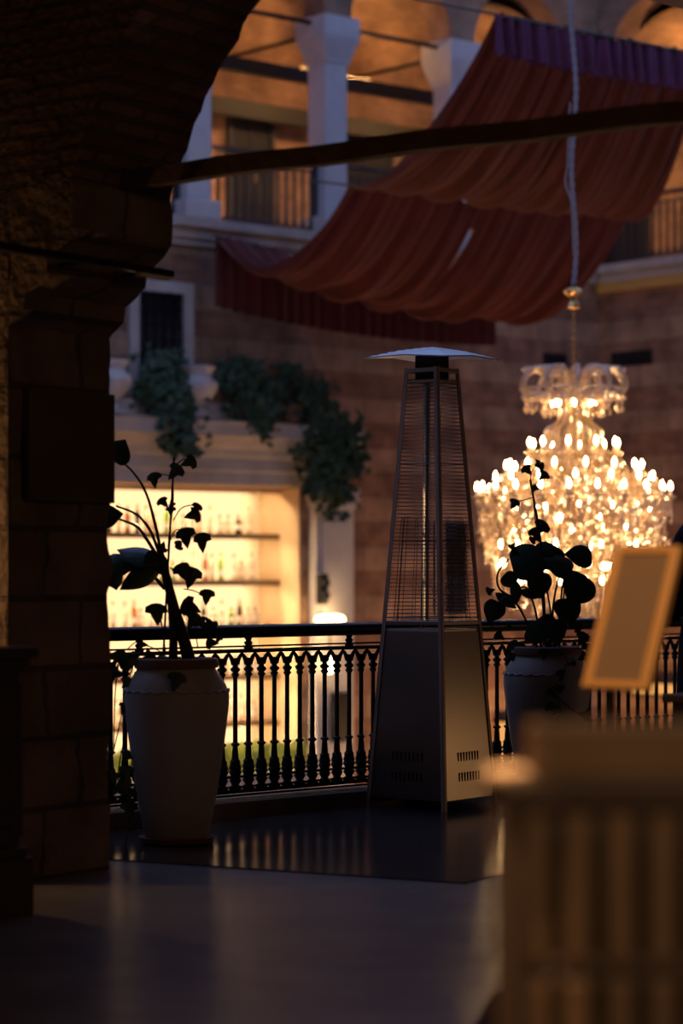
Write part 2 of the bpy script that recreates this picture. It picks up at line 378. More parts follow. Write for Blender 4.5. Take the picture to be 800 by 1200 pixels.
# ================================================================== HEATER
HM = frame(.456, 12.19, math.atan2(.804, .595))
t = empty('patio_heater', HM, 'tall pyramid shaped steel patio heater with a flat square cap by the balustrade', 'heater')
def hw(z): return .24-(.24-.098)*z/2.21
for sx in (-1, 1):
    for sy in (-1, 1):
        m = MB(); th = .016
        for (ax, ay) in ((1, .25), (.25, 1)):   # angle iron: two flanges
            bt, tp = hw(.0), hw(2.21); vs = []
            for z, h in ((0, bt), (2.21, tp)):
                for dx, dy in ((0, 0), (1, 0), (1, 1), (0, 1)):
                    vs.append(m.bm.verts.new((sx*(h-dx*th*1.35*ax), sy*(h-dy*th*1.35*ay), z)))
            for q in ((0, 1, 2, 3), (4, 5, 6, 7), (0, 1, 5, 4), (1, 2, 6, 5), (2, 3, 7, 6), (3, 0, 4, 7)): m.bm.faces.new([vs[i] for i in q])
        m.build('leg', M['steelleg'], t)
slotmat = M['black']
for k in range(4):     # lower panels with slots, wire guards
    R = Matrix.Rotation(k*PI/2, 4, 'Z')
    m = MB(); z0, z1 = .055, .885
    def pp(a_, z): return Vector((a_*(hw(z)-.012), -(hw(z)-.006), z))
    m.grid(lambda i, j: pp(-1+2*i, z0+(z1-z0)*j), 2, 8)
    ex = bmesh.ops.extrude_face_region(m.bm, geom=m.bm.faces[:])
    for v in ex['geom']:
        if isinstance(v, bmesh.types.BMVert): v.co.y += .004
    pan = m.build('panel', M['steel'], t, M=R)
    m = MB()
    for z_, in ((.165,), (.265,)):
        m = MB()
        for i in range(8):
            x_ = (i-3.5)*.025; y_ = -(hw(z_)-.006)
            m.box(x_-.0035, x_+.0035, y_-.003, y_+.003, z_-.022, z_+.022)
        m.build('vent_slots', M['black'], pan)
    if k == 1: MB().box(.04, .07, -(hw(.82)-.004)-.004, -(hw(.82)-.006)+.002, .83, .842).build('keyhole', M['black'], pan)
    g = MB(); n = 62
    for i in range(n+1):
        z = .955+(2.15-.955)*i/n; h = hw(z)-.012
        g.tube([(-h, -h, z), (h, -h, z)], .0016 if i % 20 else .003, 5)
    for xs in (-.55, .55):     # arched retaining wires
        g.tube([(xs*(hw(z)-.012)*1.0, -(hw(z)-.010), z) for z in (.93, 1.1, 1.3, 1.42)]+[(xs*.85*hw(1.45), -(hw(1.45)-.01), 1.455), (xs*.55*hw(1.45), -(hw(1.45)-.01), 1.46)], .002, 5)
        g.tube([(xs*.72*(hw(z)-.012), -(hw(z)-.010), z) for z in (.93, 1.1, 1.3, 1.455)], .0016, 5)
    g.build('wire_guard', M['wire'], t, M=R)
m = MB(); h = hw(.93); m.box(-h, h, -h, h, .918, .938, .003); m.build('upper_tray', M['steel'], t)
m = MB(); h = hw(.885); m.box(-h+.012, h-.012, -h+.012, h-.012, .874, .898, .002); m.build('shelf_plate', M['cap'], t)
m = MB(); h = hw(2.17)-.004
for s in (-1, 1):
    m.box(-h, h, s*h-.004, s*h+.004, 2.185, 2.205); m.box(s*h-.004, s*h+.004, -h, h, 2.185, 2.205); m.box(-h, h, s*h-.003, s*h+.003, 2.135, 2.145); m.box(s*h-.003, s*h+.003, -h, h, 2.135, 2.145)
m.build('head_frame', M['steelleg'], t)
m = MB(); m.lathe([(.045, .94), (.045, 2.15), (.0415, 2.15), (.0415, .94), (.045, .94)], n=28, cap=False); m.build('glass_tube', M['glass'], t, smooth='auto')
m = MB(); m.box(-.062, .062, -.062, .062, 2.15, 2.272, .004); m.build('burner_head', M['black'], t)
m = MB(); cs = .245
def capz(x, y):
    r = max(abs(x), abs(y))/cs; q = (abs(x)+abs(y))/(2*cs)
    return .046*(1-r**1.2)-.012*max(0, q-.5)*2
m.grid(lambda i, j: Vector(((2*i-1)*cs, (2*j-1)*cs, capz((2*i-1)*cs, (2*j-1)*cs))), 16, 16)
ex = bmesh.ops.extrude_face_region(m.bm, geom=m.bm.faces[:])
for v in ex['geom']:
    if isinstance(v, bmesh.types.BMVert): v.co.z -= .006
capM = T(0, 0, 2.272) @ Matrix.Rotation(math.radians(3.0), 4, Vector((-1, 1, 0)))
m.build('reflector_cap', M['cap'], t, M=T(0, 0, 2.272) @ Matrix.Rotation(math.radians(2.5), 4, Vector((1, -1, 0))))

# ================================================================== POTTED PLANTS
def curve3(pts, n=5):
    out = []
    for i in range(len(pts)-1):
        p0 = pts[max(i-1, 0)]; p1 = pts[i]; p2_ = pts[i+1]; p3_ = pts[min(i+2, len(pts)-1)]
        for k in range(n):
            s = k/n
            out.append(.5*((2*p1)+(p2_-p0)*s+(2*p0-5*p1+4*p2_-p3_)*s*s+(3*p1-p0-3*p2_+p3_)*s**3))
    out.append(pts[-1]); return out
def heart(c, size, ang, nrm, kind='heart', bend=.15):
    """leaf outline as (points) around a midrib; ang = direction of the tip in the picture plane of nrm"""
    nrm = Vector(nrm).normalized()
    right = Vector((0, 0, 1)).cross(nrm)
    right = right.normalized() if right.length > .05 else Vector((1, 0, 0))
    right = -right
    upv = nrm.cross(right).normalized()
    if upv.z < 0: upv = -upv
    tip = right*math.cos(ang)+upv*math.sin(ang); side = nrm.cross(tip)
    if kind == 'heart': o = [(-.35, .0), (-.5, .2), (-.42, .42), (-.15, .52), (.15, .42), (.38, .22), (.6, 0)]
    elif kind == 'ivy': o = [(-.3, .0), (-.42, .18), (-.30, .46), (-.02, .52), (.06, .28), (.3, .2), (.65, 0)]
    else: o = [(-.55, .0), (-.4, .13), (-.15, .24), (.15, .24), (.4, .14), (.62, 0)]
    return o, tip, side, nrm
def add_leaf(m, c, size, ang, nrm=(0, -1, .25), kind='heart', bend=.18):
    c = Vector(c); o, tip, side, n = heart(c, size, ang, nrm, kind)
    if kind != 'ivy':
        o = [(v.x, 0 if i in (0, (len(o)-1)*3) else max(.01, v.y)) for i, v in enumerate(curve3([Vector((p, q, 0)) for p, q in o], 3))]
    rows = []
    for a_, b_ in o:
        base = c+tip*(a_*size)-n*(bend*size*(a_**2))
        if b_ == 0: rows.append([m.bm.verts.new(base)])
        else: rows.append([m.bm.verts.new(base+side*(-b_*size)-n*(bend*size*b_*1.2)), m.bm.verts.new(base), m.bm.verts.new(base+side*(b_*size)-n*(bend*size*b_*1.2))])
    for q, w_ in zip(rows, rows[1:]):
        if len(q) == 1: m.bm.faces.new((q[0], w_[1], w_[0])); m.bm.faces.new((q[0], w_[2], w_[1]))
        elif len(w_) == 1: m.bm.faces.new((q[0], q[1], w_[0])); m.bm.faces.new((q[1], q[2], w_[0]))
        else: m.bm.faces.new((q[0], q[1], w_[1], w_[0])); m.bm.faces.new((q[1], q[2], w_[2], w_[1]))
def leaf_obj(name, parent, base, c, size, ang, nrm, kind, mt=None):
    m = MB(); add_leaf(m, Vector(c)-base, size, ang, nrm, kind)
    ex = bmesh.ops.extrude_face_region(m.bm, geom=m.bm.faces[:])
    n = Vector(nrm).normalized()
    for v in ex['geom']:
        if isinstance(v, bmesh.types.BMVert): v.co += n*.0015
    return m.build(name, mt or M['leaf'], parent, smooth='auto')
POT = [(.135, .022), (.142, .03), (.17, .18), (.198, .36), (.220, .52), (.2285, .60), (.2285, .635), (.222, .66), (.212, .685), (.19, .72), (.172, .745), (.168, .755)]
def pot(t, wavy):
    m = MB(); m.lathe([(.10, 0), (.155, 0), (.165, .022), (.158, .024), (.145, .012), (.10, .012)], n=28); m.build('saucer', M['potrim'], t, smooth='auto')
    m = MB(); m.lathe([(.13, .012)]+POT, n=36)
    m.build('pot', M['pot'], t, smooth='auto')
    m = MB(); n = 72
    m.tube([Vector(((.2265)*math.cos(a*2*PI/n), (.2265)*math.sin(a*2*PI/n), .655+.006*math.sin(a*2*PI/n*24))) for a in range(n+1)], .0055, 6, cap=False); m.build('scalloped_band', M['pot'], t, smooth=True)
    m = MB(); m.lathe([(.166, .752), (.182, .755), (.184, .775), (.178, .792), (.166, .796), (.158, .79), (.155, .76)], n=36, cap=False); m.build('rim', M['potrim'], t, smooth='auto')
    m = MB(); m.lathe([(.16, .758), (.158, .772), (.12, .782), (.05, .79)], n=20); m.build('soil', M['soil'], t)

# --- left
ZB = 10.5; base = Vector(((207-400)*ZB/F, ZB, .014))
t = empty('potted_plant', Matrix.Translation(base), 'tall cream ceramic pot with long stemmed plant and ivy beside the stone pillar', 'plant')
pot(t, True)
def px(x, y, dz=0.): return P(x, y, ZB+dz)
m = MB()
for pts, r in (([(222, 775), (214, 745), (205, 715), (197, 685), (191, 660), (186, 640)], [.030, .026, .022, .02, .017, .010]),
               ([(203, 775), (203, 735), (200, 705), (197, 685)], [.020, .018, .016, .012]), ):
    c_ = curve3([px(*p)-base for p in pts], 4); rr = [r[min(len(r)-1, int(i/4))]+(r[min(len(r)-1, int(i/4)+1)]-r[min(len(r)-1, int(i/4))])*((i % 4)/4) for i in range(len(c_))]
    m.tube(c_, rr, 8)
m.build('trunk', M['stem'], t, smooth=True)
m = MB(); m.tube([px(191, 775)-base, px(197, 660)-base, px(204, 536)-base], .0055, 6); m.build('plant_stake', M['stem'], t)
for pts in ([(189, 650), (183, 620), (172, 580), (158, 556), (142, 540)], [(187, 650), (176, 622), (160, 603), (136, 593)], [(186, 655), (165, 622), (150, 612), (130, 606)], [(193, 690), (180, 676), (165, 668), (150, 660)], [(190, 672), (175, 663), (165, 658)]):
    m = MB(); c_ = curve3([px(*p, dz=.02*(i))-base for i, p in enumerate(pts)], 5); m.tube(c_, [.009-.005*i/len(c_) for i in range(len(c_))], 6); m.build('stem', M['stem'], t, smooth=True)
for (x, y, s, a, nrm, kd) in ((139, 527, .125, 2.2, (.35, -.8, .55), 'heart'), (127, 604, .11, 3.0, (0, -1, .3), 'heart'), (160, 648, .15, .45, (.15, -.55, .85), 'heart'), (140, 661, .13, 3.3, (0, -.75, .6), 'heart'), (134, 680, .075, 4.5, (0, -1, .1), 'heart'), (178, 655, .08, 5.6, (.1, -.9, .4), 'heart'),
                              (167, 674, .19, 5.72, (.1, -1, .25), 'lance'), (150, 682, .05, 4.9, (0, -1, .2), 'lance'), (186, 662, .09, 4.2, (.1, -1, .3), 'heart')):
    leaf_obj('leaf', t, base, px(x, y, random.uniform(-.05, .05)), s, a, nrm, kd)
ivL = [(205, 552, .078, 5.4), (222, 541, .07, 5.9), (180, 561, .07, 4.5), (191, 588, .055, 4.0), (200, 598, .045, 4.7), (201, 590, .035, 1.2), (227, 603, .075, 6.0), (230, 595, .05, 5.3), (208, 637, .035, 4.6), (217, 628, .09, 4.5), (236, 634, .085, 4.6), (213, 669, .08, 4.3), (224, 675, .095, 5.0), (242, 698, .07, 4.8),
       (184, 717, .1, 4.7), (222, 711, .09, 3.6), (226, 726, .08, 5.2), (246, 732, .065, 1.0), (236, 730, .06, 4.0), (247, 753, .06, 3.2), (167, 755, .045, 3.3), (210, 640, .04, 2.0), (207, 797, .085, 5.0), (190, 642, .05, 1.8), (256, 748, .04, 5.2),
       (140, 770, .075, 4.4), (151, 777, .08, 5.0), (136, 789, .06, 3.4), (150, 800, .06, 5.6), (146, 829, .055, 5.2), (158, 822, .05, 2), (148, 887, .05, 3.2), (155, 884, .06, .2), (135, 909, .06, 3.0), (148, 904, .07, 4.8), (157, 908, .05, .3), (146, 921, .07, 4.4), (152, 948, .08, 4.8), (140, 925, .06, 3.9), (152, 930, .06, 5.1), (160, 768, .05, 2.6), (175, 768, .06, 1.4)]
m = MB(); v_ = MB()
for (x, y, s, a_) in ivL:
    dz = random.uniform(-.06, .06) if y < 760 else (-.24 if x > 190 else -.05+random.uniform(-.05, .05))
    add_leaf(m, px(x, y, dz)-base, s, a_, (random.uniform(-.4, .4), -1, random.uniform(0, .45)), 'ivy')
m.build('ivy_leaves', M['ivy'], t)
for pts in ([(200, 760), (199, 690), (197, 640), (203, 590), (203, 552), (215, 538), (222, 541)], [(203, 560), (192, 556), (180, 557)], [(197, 640), (205, 622), (217, 622), (236, 628)], [(203, 610), (212, 596), (225, 592), (230, 596)], [(200, 665), (208, 672), (225, 672)], [(215, 690), (226, 692), (236, 696), (242, 698)],
            [(212, 760), (212, 720), (222, 704), (226, 715), (228, 735), (232, 760)], [(184, 712), (190, 735), (194, 765)], [(150, 760), (160, 752), (168, 755), (185, 762), (195, 770)], [(165, 765), (142, 772), (136, 800), (134, 840), (133, 880)], [(160, 770), (150, 800), (140, 850), (128, 900)], [(150, 790), (152, 840), (155, 885), (150, 925), (152, 965), (146, 990)], [(148, 820), (146, 860), (140, 895), (137, 925)]):
    c_ = curve3([px(x, y, -.03 if y < 770 else -.02)-base for x, y in pts], 4); v_.tube(c_, .0028, 5)
v_.build('ivy_vine', M['stem'], t)
# --- right
ZB = 12.6; base = Vector(((641-400)*ZB/F, ZB, 0))
t = empty('potted_plant', Matrix.Translation(base), 'cream ceramic pot with broad leaved plant and trailing ivy, right of the patio heater', 'plant')
pot(t, True)
m = MB(); m.tube([px(640, 758)-base, px(634, 640)-base, px(628, 600)-base, px(621, 562)-base], .0065, 6); m.build('plant_stake', M['stem'], t)
for pts in ([(640, 760), (636, 710), (632, 670), (625, 655)], [(645, 760), (648, 710), (655, 675), (662, 660)], [(650, 760), (656, 715), (660, 680), (668, 676)], [(634, 760), (628, 720), (618, 690), (606, 690)], [(630, 760), (610, 715), (594, 700), (582, 712), (576, 735)], [(648, 760), (652, 735), (664, 718)], [(642, 760), (645, 720), (640, 690)], [(655, 760), (658, 730), (661, 690)], [(600, 700), (585, 690), (583, 672), (596, 655)]):
    m = MB(); c_ = curve3([px(x, y, .01*i)-base for i, (x, y) in enumerate(pts)], 5); m.tube(c_, [.007-.003*i/len(c_) for i in range(len(c_))], 6); m.build('stem', M['stem'], t, smooth=True)
for (x, y, s, a, nrm, kd) in ((622, 655, .21, 2.9, (-.1, -.9, .45), 'heart'), (640, 652, .17, 5.3, (0, -.9, .5), 'heart'), (655, 661, .15, .5, (.2, -.75, .65), 'heart'), (679, 650, .135, .1, (.2, -.85, .5), 'heart'), (678, 690, .185, 5.35, (.3, -.9, .35), 'heart'), (598, 680, .09, 3.9, (0, -1, .2), 'heart'), (604, 692, .12, 4.6, (-.2, -1, .3), 'lance'),
                              (592, 703, .12, 3.8, (0, -1, .25), 'lance'), (578, 716, .115, 5.2, (0, -1, .2), 'heart'), (622, 695, .12, .2, (0, -.9, .4), 'lance'), (632, 685, .13, 4.7, (0, -1, .2), 'heart'), (666, 716, .14, 4.6, (.1, -1, .2), 'heart'), (650, 740, .13, 4.5, (0, -1, .3), 'heart'), (640, 735, .13, 4.0, (-.2, -1, .3), 'heart'), (628, 742, .11, 3.6, (-.2, -1, .3), 'heart')):
    leaf_obj('leaf', t, base, px(x, y, random.uniform(-.06, .06)), s, a, nrm, kd)
m = MB(); v_ = MB()
for (x, y, s, a_) in [(617, 550, .06, 4.0), (633, 546, .055, .2), (637, 557, .062, 5.5), (630, 541, .03, .8), (627, 572, .04, 3.3), (602, 590, .058, 5.2), (633, 618, .095, 5.4), (628, 625, .08, 4.4), (625, 632, .05, 2.6), (600, 640, .04, 2.2), (604, 648, .05, 3.6), (574, 692, .05, 2.9), (596, 734, .04, 1.5), (585, 745, .06, 3.8), (602, 757, .075, 3.9), (610, 760, .07, 5.0), (600, 770, .06, 4.2), (676, 735, .06, .6), (682, 748, .08, 5.2), (690, 760, .07, 4.6), (684, 770, .06, 5.9),
                       (638, 766, .06, 4.9), (646, 764, .05, 4.1), (669, 776, .052, 5.8), (657, 790, .055, 4.5), (648, 811, .07, 4.2), (656, 806, .05, .7), (645, 829, .06, 3.8), (652, 832, .055, 5.4), (686, 838, .07, .2)]:
    dz = -.26 if 610 < x < 690 and y > 764 else random.uniform(-.08, .02)
    add_leaf(m, px(x, y, dz)-base, s, a_, (random.uniform(-.4, .4), -1, random.uniform(0, .45)), 'ivy')
m.build('ivy_leaves', M['ivy'], t)
for pts, dz in (([(634, 640), (628, 615), (624, 580), (622, 555), (633, 540)], 0), ([(626, 582), (614, 586), (603, 588)], 0), ([(650, 762), (664, 772), (657, 792), (650, 810), (668, 830), (690, 845)], -.25), ([(650, 812), (656, 826), (652, 846)], -.25)):
    v_.tube(curve3([px(x, y, dz)-base for x, y in pts], 4), .0025, 5)
v_.build('ivy_vine', M['stem'], t)

# ================================================================== FAR WING WITH THE BAR
BX0, BX1 = -2.6, 2.74; BZ0, BZ1 = -1.35, 2.2
m = MB()
m.box(-9, BX0, 0, .9, YARD, GZ); m.box(BX1, 7.87, 0, .9, YARD, GZ); m.box(BX0, BX1, 0, .9, BZ1, GZ); m.box(BX0, BX1, 0, .9, YARD, BZ0)
struct(m.build('wall_far_left', M['farwall'], M=FL))
m = MB(); m.box(-.1, 24, 0, .6, YARD, GZ); m.box(10.5, 24, 0, .6, GZ, 9.6); struct(m.build('wall_far_right', M['farwall'], M=FB))
m = MB(); m.box(-16.4, -16, -14, .9, YARD, 9.6); m.box(-16, -9, 0, .6, YARD, 9.6); struct(m.build('wall_courtyard_left', M['farwall'], M=FL))
m = MB(); m.box(-9, 14, .0, .3, 4.6, 9.6); struct(m.build('wall_upper_storey', M['farwall'], M=FR))
# back bar
t = empty('back_bar', FL @ T(0, 0, 0), 'glowing recessed back bar with lit shelves in the far wall', 'bar')
m = MB(); m.box(BX0, BX1, .74, .80, BZ0, BZ1); m.build('back_panel', M['barpanel'], t)
m = MB(); m.box(BX1-.02, BX1, 0, .74, BZ0, BZ1); m.build('side_panel', M['barjamb'], t)
m = MB(); m.box(BX0, BX1-.02, 0, .74, BZ1-.02, BZ1); m.box(BX0, BX1-.02, .33, .37, BZ1-.075, BZ1-.015); m.build('soffit', M['barjamb'], t)
SH = [1.64, 1.09, .54, -.03, -.58, -1.33]
for za, zb in zip([BZ1]+SH[:-1], SH):
    m = MB(); m.box(BX0+.02, 2.42, .715, .738, zb+.01, za-.04); m.build('glow_panel', M['barglow'], t)  # added glow sheet in front of the cream panel
for z in SH:
    sh = MB(); sh.box(BX0, BX1-.03, .36, .70, z-.03, z, .004); sh.box(BX0, BX1-.03, .35, .375, z-.065, z, .003); sh = sh.build('shelf', M['barwood'], t)
for z in [BZ1]+SH[:-1]:
    m = MB(); m.box(BX0, BX1-.3, .40, .425, z-.05, z-.038); m.build('light_strip', M['led'], t)
# bottles
def bottle(kind):
    h = {'wine': .31, 'squat': .24, 'tall': .33}[kind]
    pr = {'wine': [(.034, 0), (.036, .01), (.036, .19), (.03, .215), (.014, .24), (.0135, .30)], 'squat': [(.045, 0), (.047, .01), (.047, .13), (.04, .155), (.015, .17), (.014, .215)], 'tall': [(.03, 0), (.032, .01), (.034, .2), (.028, .235), (.012, .27), (.012, .315)]}[kind]
    return pr, h
protos = {}
def place_bottle(kind, mk, x, y, z, label, group):
    key = (kind, mk)
    if key not in protos:
        pr, h = bottle(kind); m = MB(); m.lathe(pr, n=10); o = m.build('bottle', M[mk], smooth='auto')
        m = MB(); zt = pr[-1][1]; m.lathe([(pr[-1][0]+.003, zt-.03), (pr[-1][0]+.003, zt+.012), (.006, zt+.014)], n=8); m.build('bottle_cap', M['capbrown'], o)
        r_ = pr[2][0]+.0006
        m = MB(); m.lathe([(r_, .05), (r_, .12)], n=10, cap=False); m.build('bottle_label', M['paper'], o)
        protos[key] = o
    else: o = copy_tree(protos[key])
    o.matrix_local = FL @ T(x, y, z); tag(o, label, 'bottle', group)
shn = ['top', 'second', 'third', 'fourth', 'fifth']
cn = {'clear': 'clear glass', 'amber': 'brown amber', 'green': 'pale green', 'darkbottle': 'dark'}
for i, z in enumerate(SH[:5]):
    x = -.35
    while x < 2.5:
        r_ = random.random()
        mk = 'clear' if r_ < .64 else 'amber' if r_ < .80 else 'green' if r_ < .92 else 'darkbottle'
        kd = random.choice(['wine', 'squat', 'tall'])
        kn = {'wine': 'round shouldered', 'squat': 'squat', 'tall': 'slender'}[kd]
        place_bottle(kd, mk, x, .47+random.uniform(0, .08), z, f'{kn} {cn[mk]} bottle on the {shn[i]} lit shelf of the far bar', f'{kn} {cn[mk]} bottles on the {shn[i]} bar shelf')
        x += random.uniform(.115, .165)
# entablature, pilaster, urns
EX0, EX1 = -3.2, tF(428, .46)-.12
t = empty('bar_entablature', FL, 'carved pale stone entablature above the glowing bar', 'cornice')
m = MB(); m.prism([(.0, 2.2), (-.14, 2.2), (-.14, 2.34), (-.17, 2.36), (-.17, 2.5), (-.2, 2.53), (0, 2.53)], 'x', EX0, EX1); m.build('frieze', M['limestone'], t)
m = MB(); m.prism([(0, 2.53), (-.22, 2.53), (-.24, 2.6), (-.3, 2.63), (-.36, 2.7), (-.42, 2.74), (-.44, 2.86), (-.46, 2.9), (-.2, 2.95), (0, 2.97)], 'x', EX0, EX1+.12); m.build('cornice', M['limestone'], t)
m = MB(); m.prism([(0, 2.95), (-.2, 2.95), (-.2, 3.12), (0, 3.14)], 'x', EX0, EX1-.1); m.build('blocking_course', M['limestone'], t)
def pilaster(x, label):
    t = empty('bar_pilaster', FL @ T(x, 0, 0), label, 'pilaster')
    m = MB(); m.box(-.36, .36, -.22, 0, YARD, YARD+.3, .01); m.box(-.34, .34, -.2, 0, YARD+.3, YARD+.4, .02); m.build('base', M['marble'], t)
    m = MB(); m.box(-.3, .3, -.15, 0, YARD+.4, 1.95, .01); m.box(-.22, .22, -.165, -.14, YARD+.6, 1.8, .01); m.build('shaft', M['marble'], t)
    m = MB(); m.box(-.33, .33, -.18, 0, 1.95, 2.05, .015); m.box(-.36, .36, -.21, 0, 2.05, 2.2, .015); m.build('capital', M['marble'], t)
pilaster(3.16, 'flat marble pilaster at the right end of the glowing bar')
urnp = [(.10, 0), (.12, .02), (.12, .05), (.06, .09), (.07, .12), (.17, .2), (.23, .3), (.24, .36), (.21, .4), (.17, .43), (.16, .47), (.2, .52), (.22, .55), (.19, .565)]
def urn(px_, label):
    x = tF(px_, .3); o = MB().lathe(urnp, n=24); o.box(-.13, .13, -.13, .13, -.02, .02)
    o = o.build('stone_urn', M['marble'], smooth='auto', M=FL @ T(x, -.30, 2.955)); tag(o, label, 'urn')
urn(231, 'pale stone urn between two hanging plants on the bar cornice'); urn(130, 'pale stone urn half hidden by the dark pillar on the bar cornice')
# hanging plants
def hanging(name, blobs, n, label, seed, size=.085):
    rnd = random.Random(seed); m = MB()
    t0 = tF(blobs[0][0], .25); bpt = FL @ Vector((t0, -.25, 3.0))
    inv = (Matrix.Translation(bpt)).inverted()
    tot = sum(b[2]*b[3] for b in blobs)
    for (bx, by, rx, ry, d) in blobs:
        for _ in range(int(n*rx*ry/tot)):
            while True:
                q = Vector((rnd.gauss(0, .42), rnd.gauss(0, .45), rnd.gauss(0, .45)))
                if q.length < 1.55: break
            ff = .36-d; tt = tF(bx, ff); Zc = 27+.651*tt
            p = FL @ Vector((tt+q.x*rx*Zc/F/.8, -ff+q.y*.2, zL(by, tt, ff)+q.z*ry*Zc/F))
            add_leaf(m, inv @ p, size*rnd.uniform(.7, 1.3), 4.71+rnd.uniform(-1.1, 1.1), (rnd.uniform(-.8, .9), -1, rnd.uniform(-.1, .9)), rnd.choice(['ivy', 'lance', 'heart']))
    t = empty(name, Matrix.Translation(bpt), label, 'plant', 'trailing plants on the bar cornice')
    f_ = m.build('foliage', M['hang'], t)
    m = MB()
    for k in range(5):
        bx, by, rx, ry, d = blobs[k % len(blobs)]; tt = tF(bx, .42-d)
        e = inv @ (FL @ Vector((tt+rnd.uniform(-.1, .1), -.42+d, zL(by, tt, .4)-ry*.009)))
        m.tube(curve3([Vector((0, -.0, .0)), e*.4+Vector((0, 0, .12)), e], 4), .008, 5)
    m.build('stems', M['stem'], t)
    m = MB(); m.lathe([(.12, -.06), (.15, .12), (.16, .14), (.12, .14)], n=14); m.build('planter', M['potrim'], t)
hanging('trailing_plant', [(190, 430, 24, 22, .12), (197, 462, 34, 30, .05), (208, 495, 26, 30, -.1), (214, 522, 18, 14, -.14), (180, 452, 18, 22, 0)], 800, 'bushy green trailing plant left of the urn on the bar cornice', 3)
hanging('trailing_plant', [(286, 440, 26, 22, .12), (296, 465, 34, 28, .02), (305, 490, 22, 24, -.1), (272, 442, 16, 16, .08)], 650, 'bushy green trailing plant between the urn and the longest plant', 4)
hanging('trailing_plant', [(340, 438, 14, 14, .12), (362, 468, 30, 26, .05), (378, 505, 36, 36, -.08), (385, 545, 32, 40, -.12), (398, 575, 16, 30, -.14), (372, 565, 16, 28, -.14), (410, 520, 14, 34, -.1), (420, 545, 6, 16, -.1)], 1300, 'longest dark trailing plant falling past the end of the bar cornice', 5)
# low planting in front of the bar foot
rnd = random.Random(9); m = MB()
for _ in range(900):
    x = rnd.uniform(-.5, 2.3); add_leaf(m, (x, rnd.uniform(-.25, .05), rnd.uniform(-1.12, -.78)), rnd.uniform(.08, .14), rnd.uniform(0, 3.1), (rnd.uniform(-.5, .5), -1, rnd.uniform(0, 1)), 'lance')
t = empty('box_hedge', FL @ T(0, -.45, 0), 'low bright green hedge in a trough in front of the glowing bar', 'hedge')
m.build('foliage', M['grass'], t)
m = MB(); m.box(-.6, 2.4, -.3, .1, YARD, -1.1, .02); m.build('trough', M['limestone'], t)
# wall lamp on the pilaster
t = empty('sconce', FL @ T(2.9, -.17, 0), 'dark wall lamp with a glowing shade on the marble pilaster', 'lamp')
z1 = zL(722, 3.15)
m = MB(); m.box(-.07, .07, -.10, .005, .80, 1.17, .03); m.box(-.05, .05, -.15, -.05, .86, .95, .02); m.box(-.05, .05, -.15, -.05, 1.02, 1.1, .02); m.build('bracket', M['dark'], t)
m = MB(); m.lathe([(.16, .60), (.18, .62), (.16, .66), (.10, .68)], (0, -.19, 0), 20); m.build('lamp_shade', M['lampglow'], t, smooth='auto')
m = MB(); m.box(-.02, .02, -.19, .02, .68, .70); m.tube([(0, -.19, .60), (0, -.19, .16)], .012, 6); m.build('stem', M['dark'], t)
m = MB(); m.lathe([(.02, .12), (.07, .07), (.07, -.0), (.02, -.06)], (0, -.19, .05), 14); m.build('bulb', M['lampglow'], t, smooth='auto')
m = MB(); m.box(-.14, .14, -.06, .01, -.85, -.25, .02); 
o = m.build('service_box', M['dark'], M=FL @ T(3.2, -.17, 0)); tag(o, 'dark upright box low on the marble pilaster under the wall lamp', 'box')

# window in the wall above the bar
wn = [0]
def window(Mx, x0, x1, z0, z1, frame_w=.13, bars=True, arch=False, st=M['limestone']):
    wn[0] += 1
    w_ = MB(); w_.box(x0, x1, -.008, .0, z0, z1); w_ = struct(w_.build('window_%d' % wn[0], M['windark'], M=Mx))
    if frame_w:
        f_ = MB(); f_.box(x0-frame_w, x0, -.06, 0, z0-.05, z1+frame_w); f_.box(x1, x1+frame_w, -.06, 0, z0-.05, z1+frame_w); f_.box(x0, x1, -.06, 0, z1, z1+frame_w); f_.box(x0-frame_w, x1+frame_w, -.09, 0, z0-.14, z0-.03); f_.build('window_frame', st, w_)
    if bars:
        g = MB(); n = max(2, int((x1-x0)/.11))
        for k in range(1, n): g.box(x0+(x1-x0)*k/n-.008, x0+(x1-x0)*k/n+.008, -.03, -.014, z0, z1)
        n = max(2, int((z1-z0)/.16))
        for k in range(1, n): g.box(x0, x1, -.028, -.016, z0+(z1-z0)*k/n-.008, z0+(z1-z0)*k/n+.008)
        g.build('window_grille', M['dark'], w_)
window(FL, tL(160), tL(213), 3.3, 4.36)
window(FL, tL(521), tL(547), zL(720, 5), zL(612, 5), .0)
window(FL, tL(636), tL(664), zL(432, 7), zL(414, 7), 0, False)
window(FB, .25, .98, zL(432, 7.8), zL(415, 7.8), 0, False)
# gallery floor slabs with fascia
m = MB(); m.box(-9, 7.75, -.18, 2.6, GZ, GZ+.10); m.box(-9, 7.75, -.10, .0, GZ-.12, GZ); m.box(-9, 7.6, -.05, 0, GZ-.2, GZ-.12); struct(m.build('trim_2', M['limestone'], M=FL))
m = MB(); m.box(-2.5, 12, 0, 2.6, GZ, GZ+.1); m.box(.1, 12, -.18, 0, GZ, GZ+.1); m.box(.1, 12, -.10, .0, GZ-.12, GZ); struct(m.build('trim_3', M['limestone'], M=FB))
M['litband'] = mat('yellow_lit_band', (.55, .33, .08), .6)  # ochre tint stands in for the yellow light under the gallery
m = MB(); m.box(.06, 12, -.09, 0, GZ-.25, GZ-.12, .005); struct(m.build('trim_4', M['litband'], M=FB))
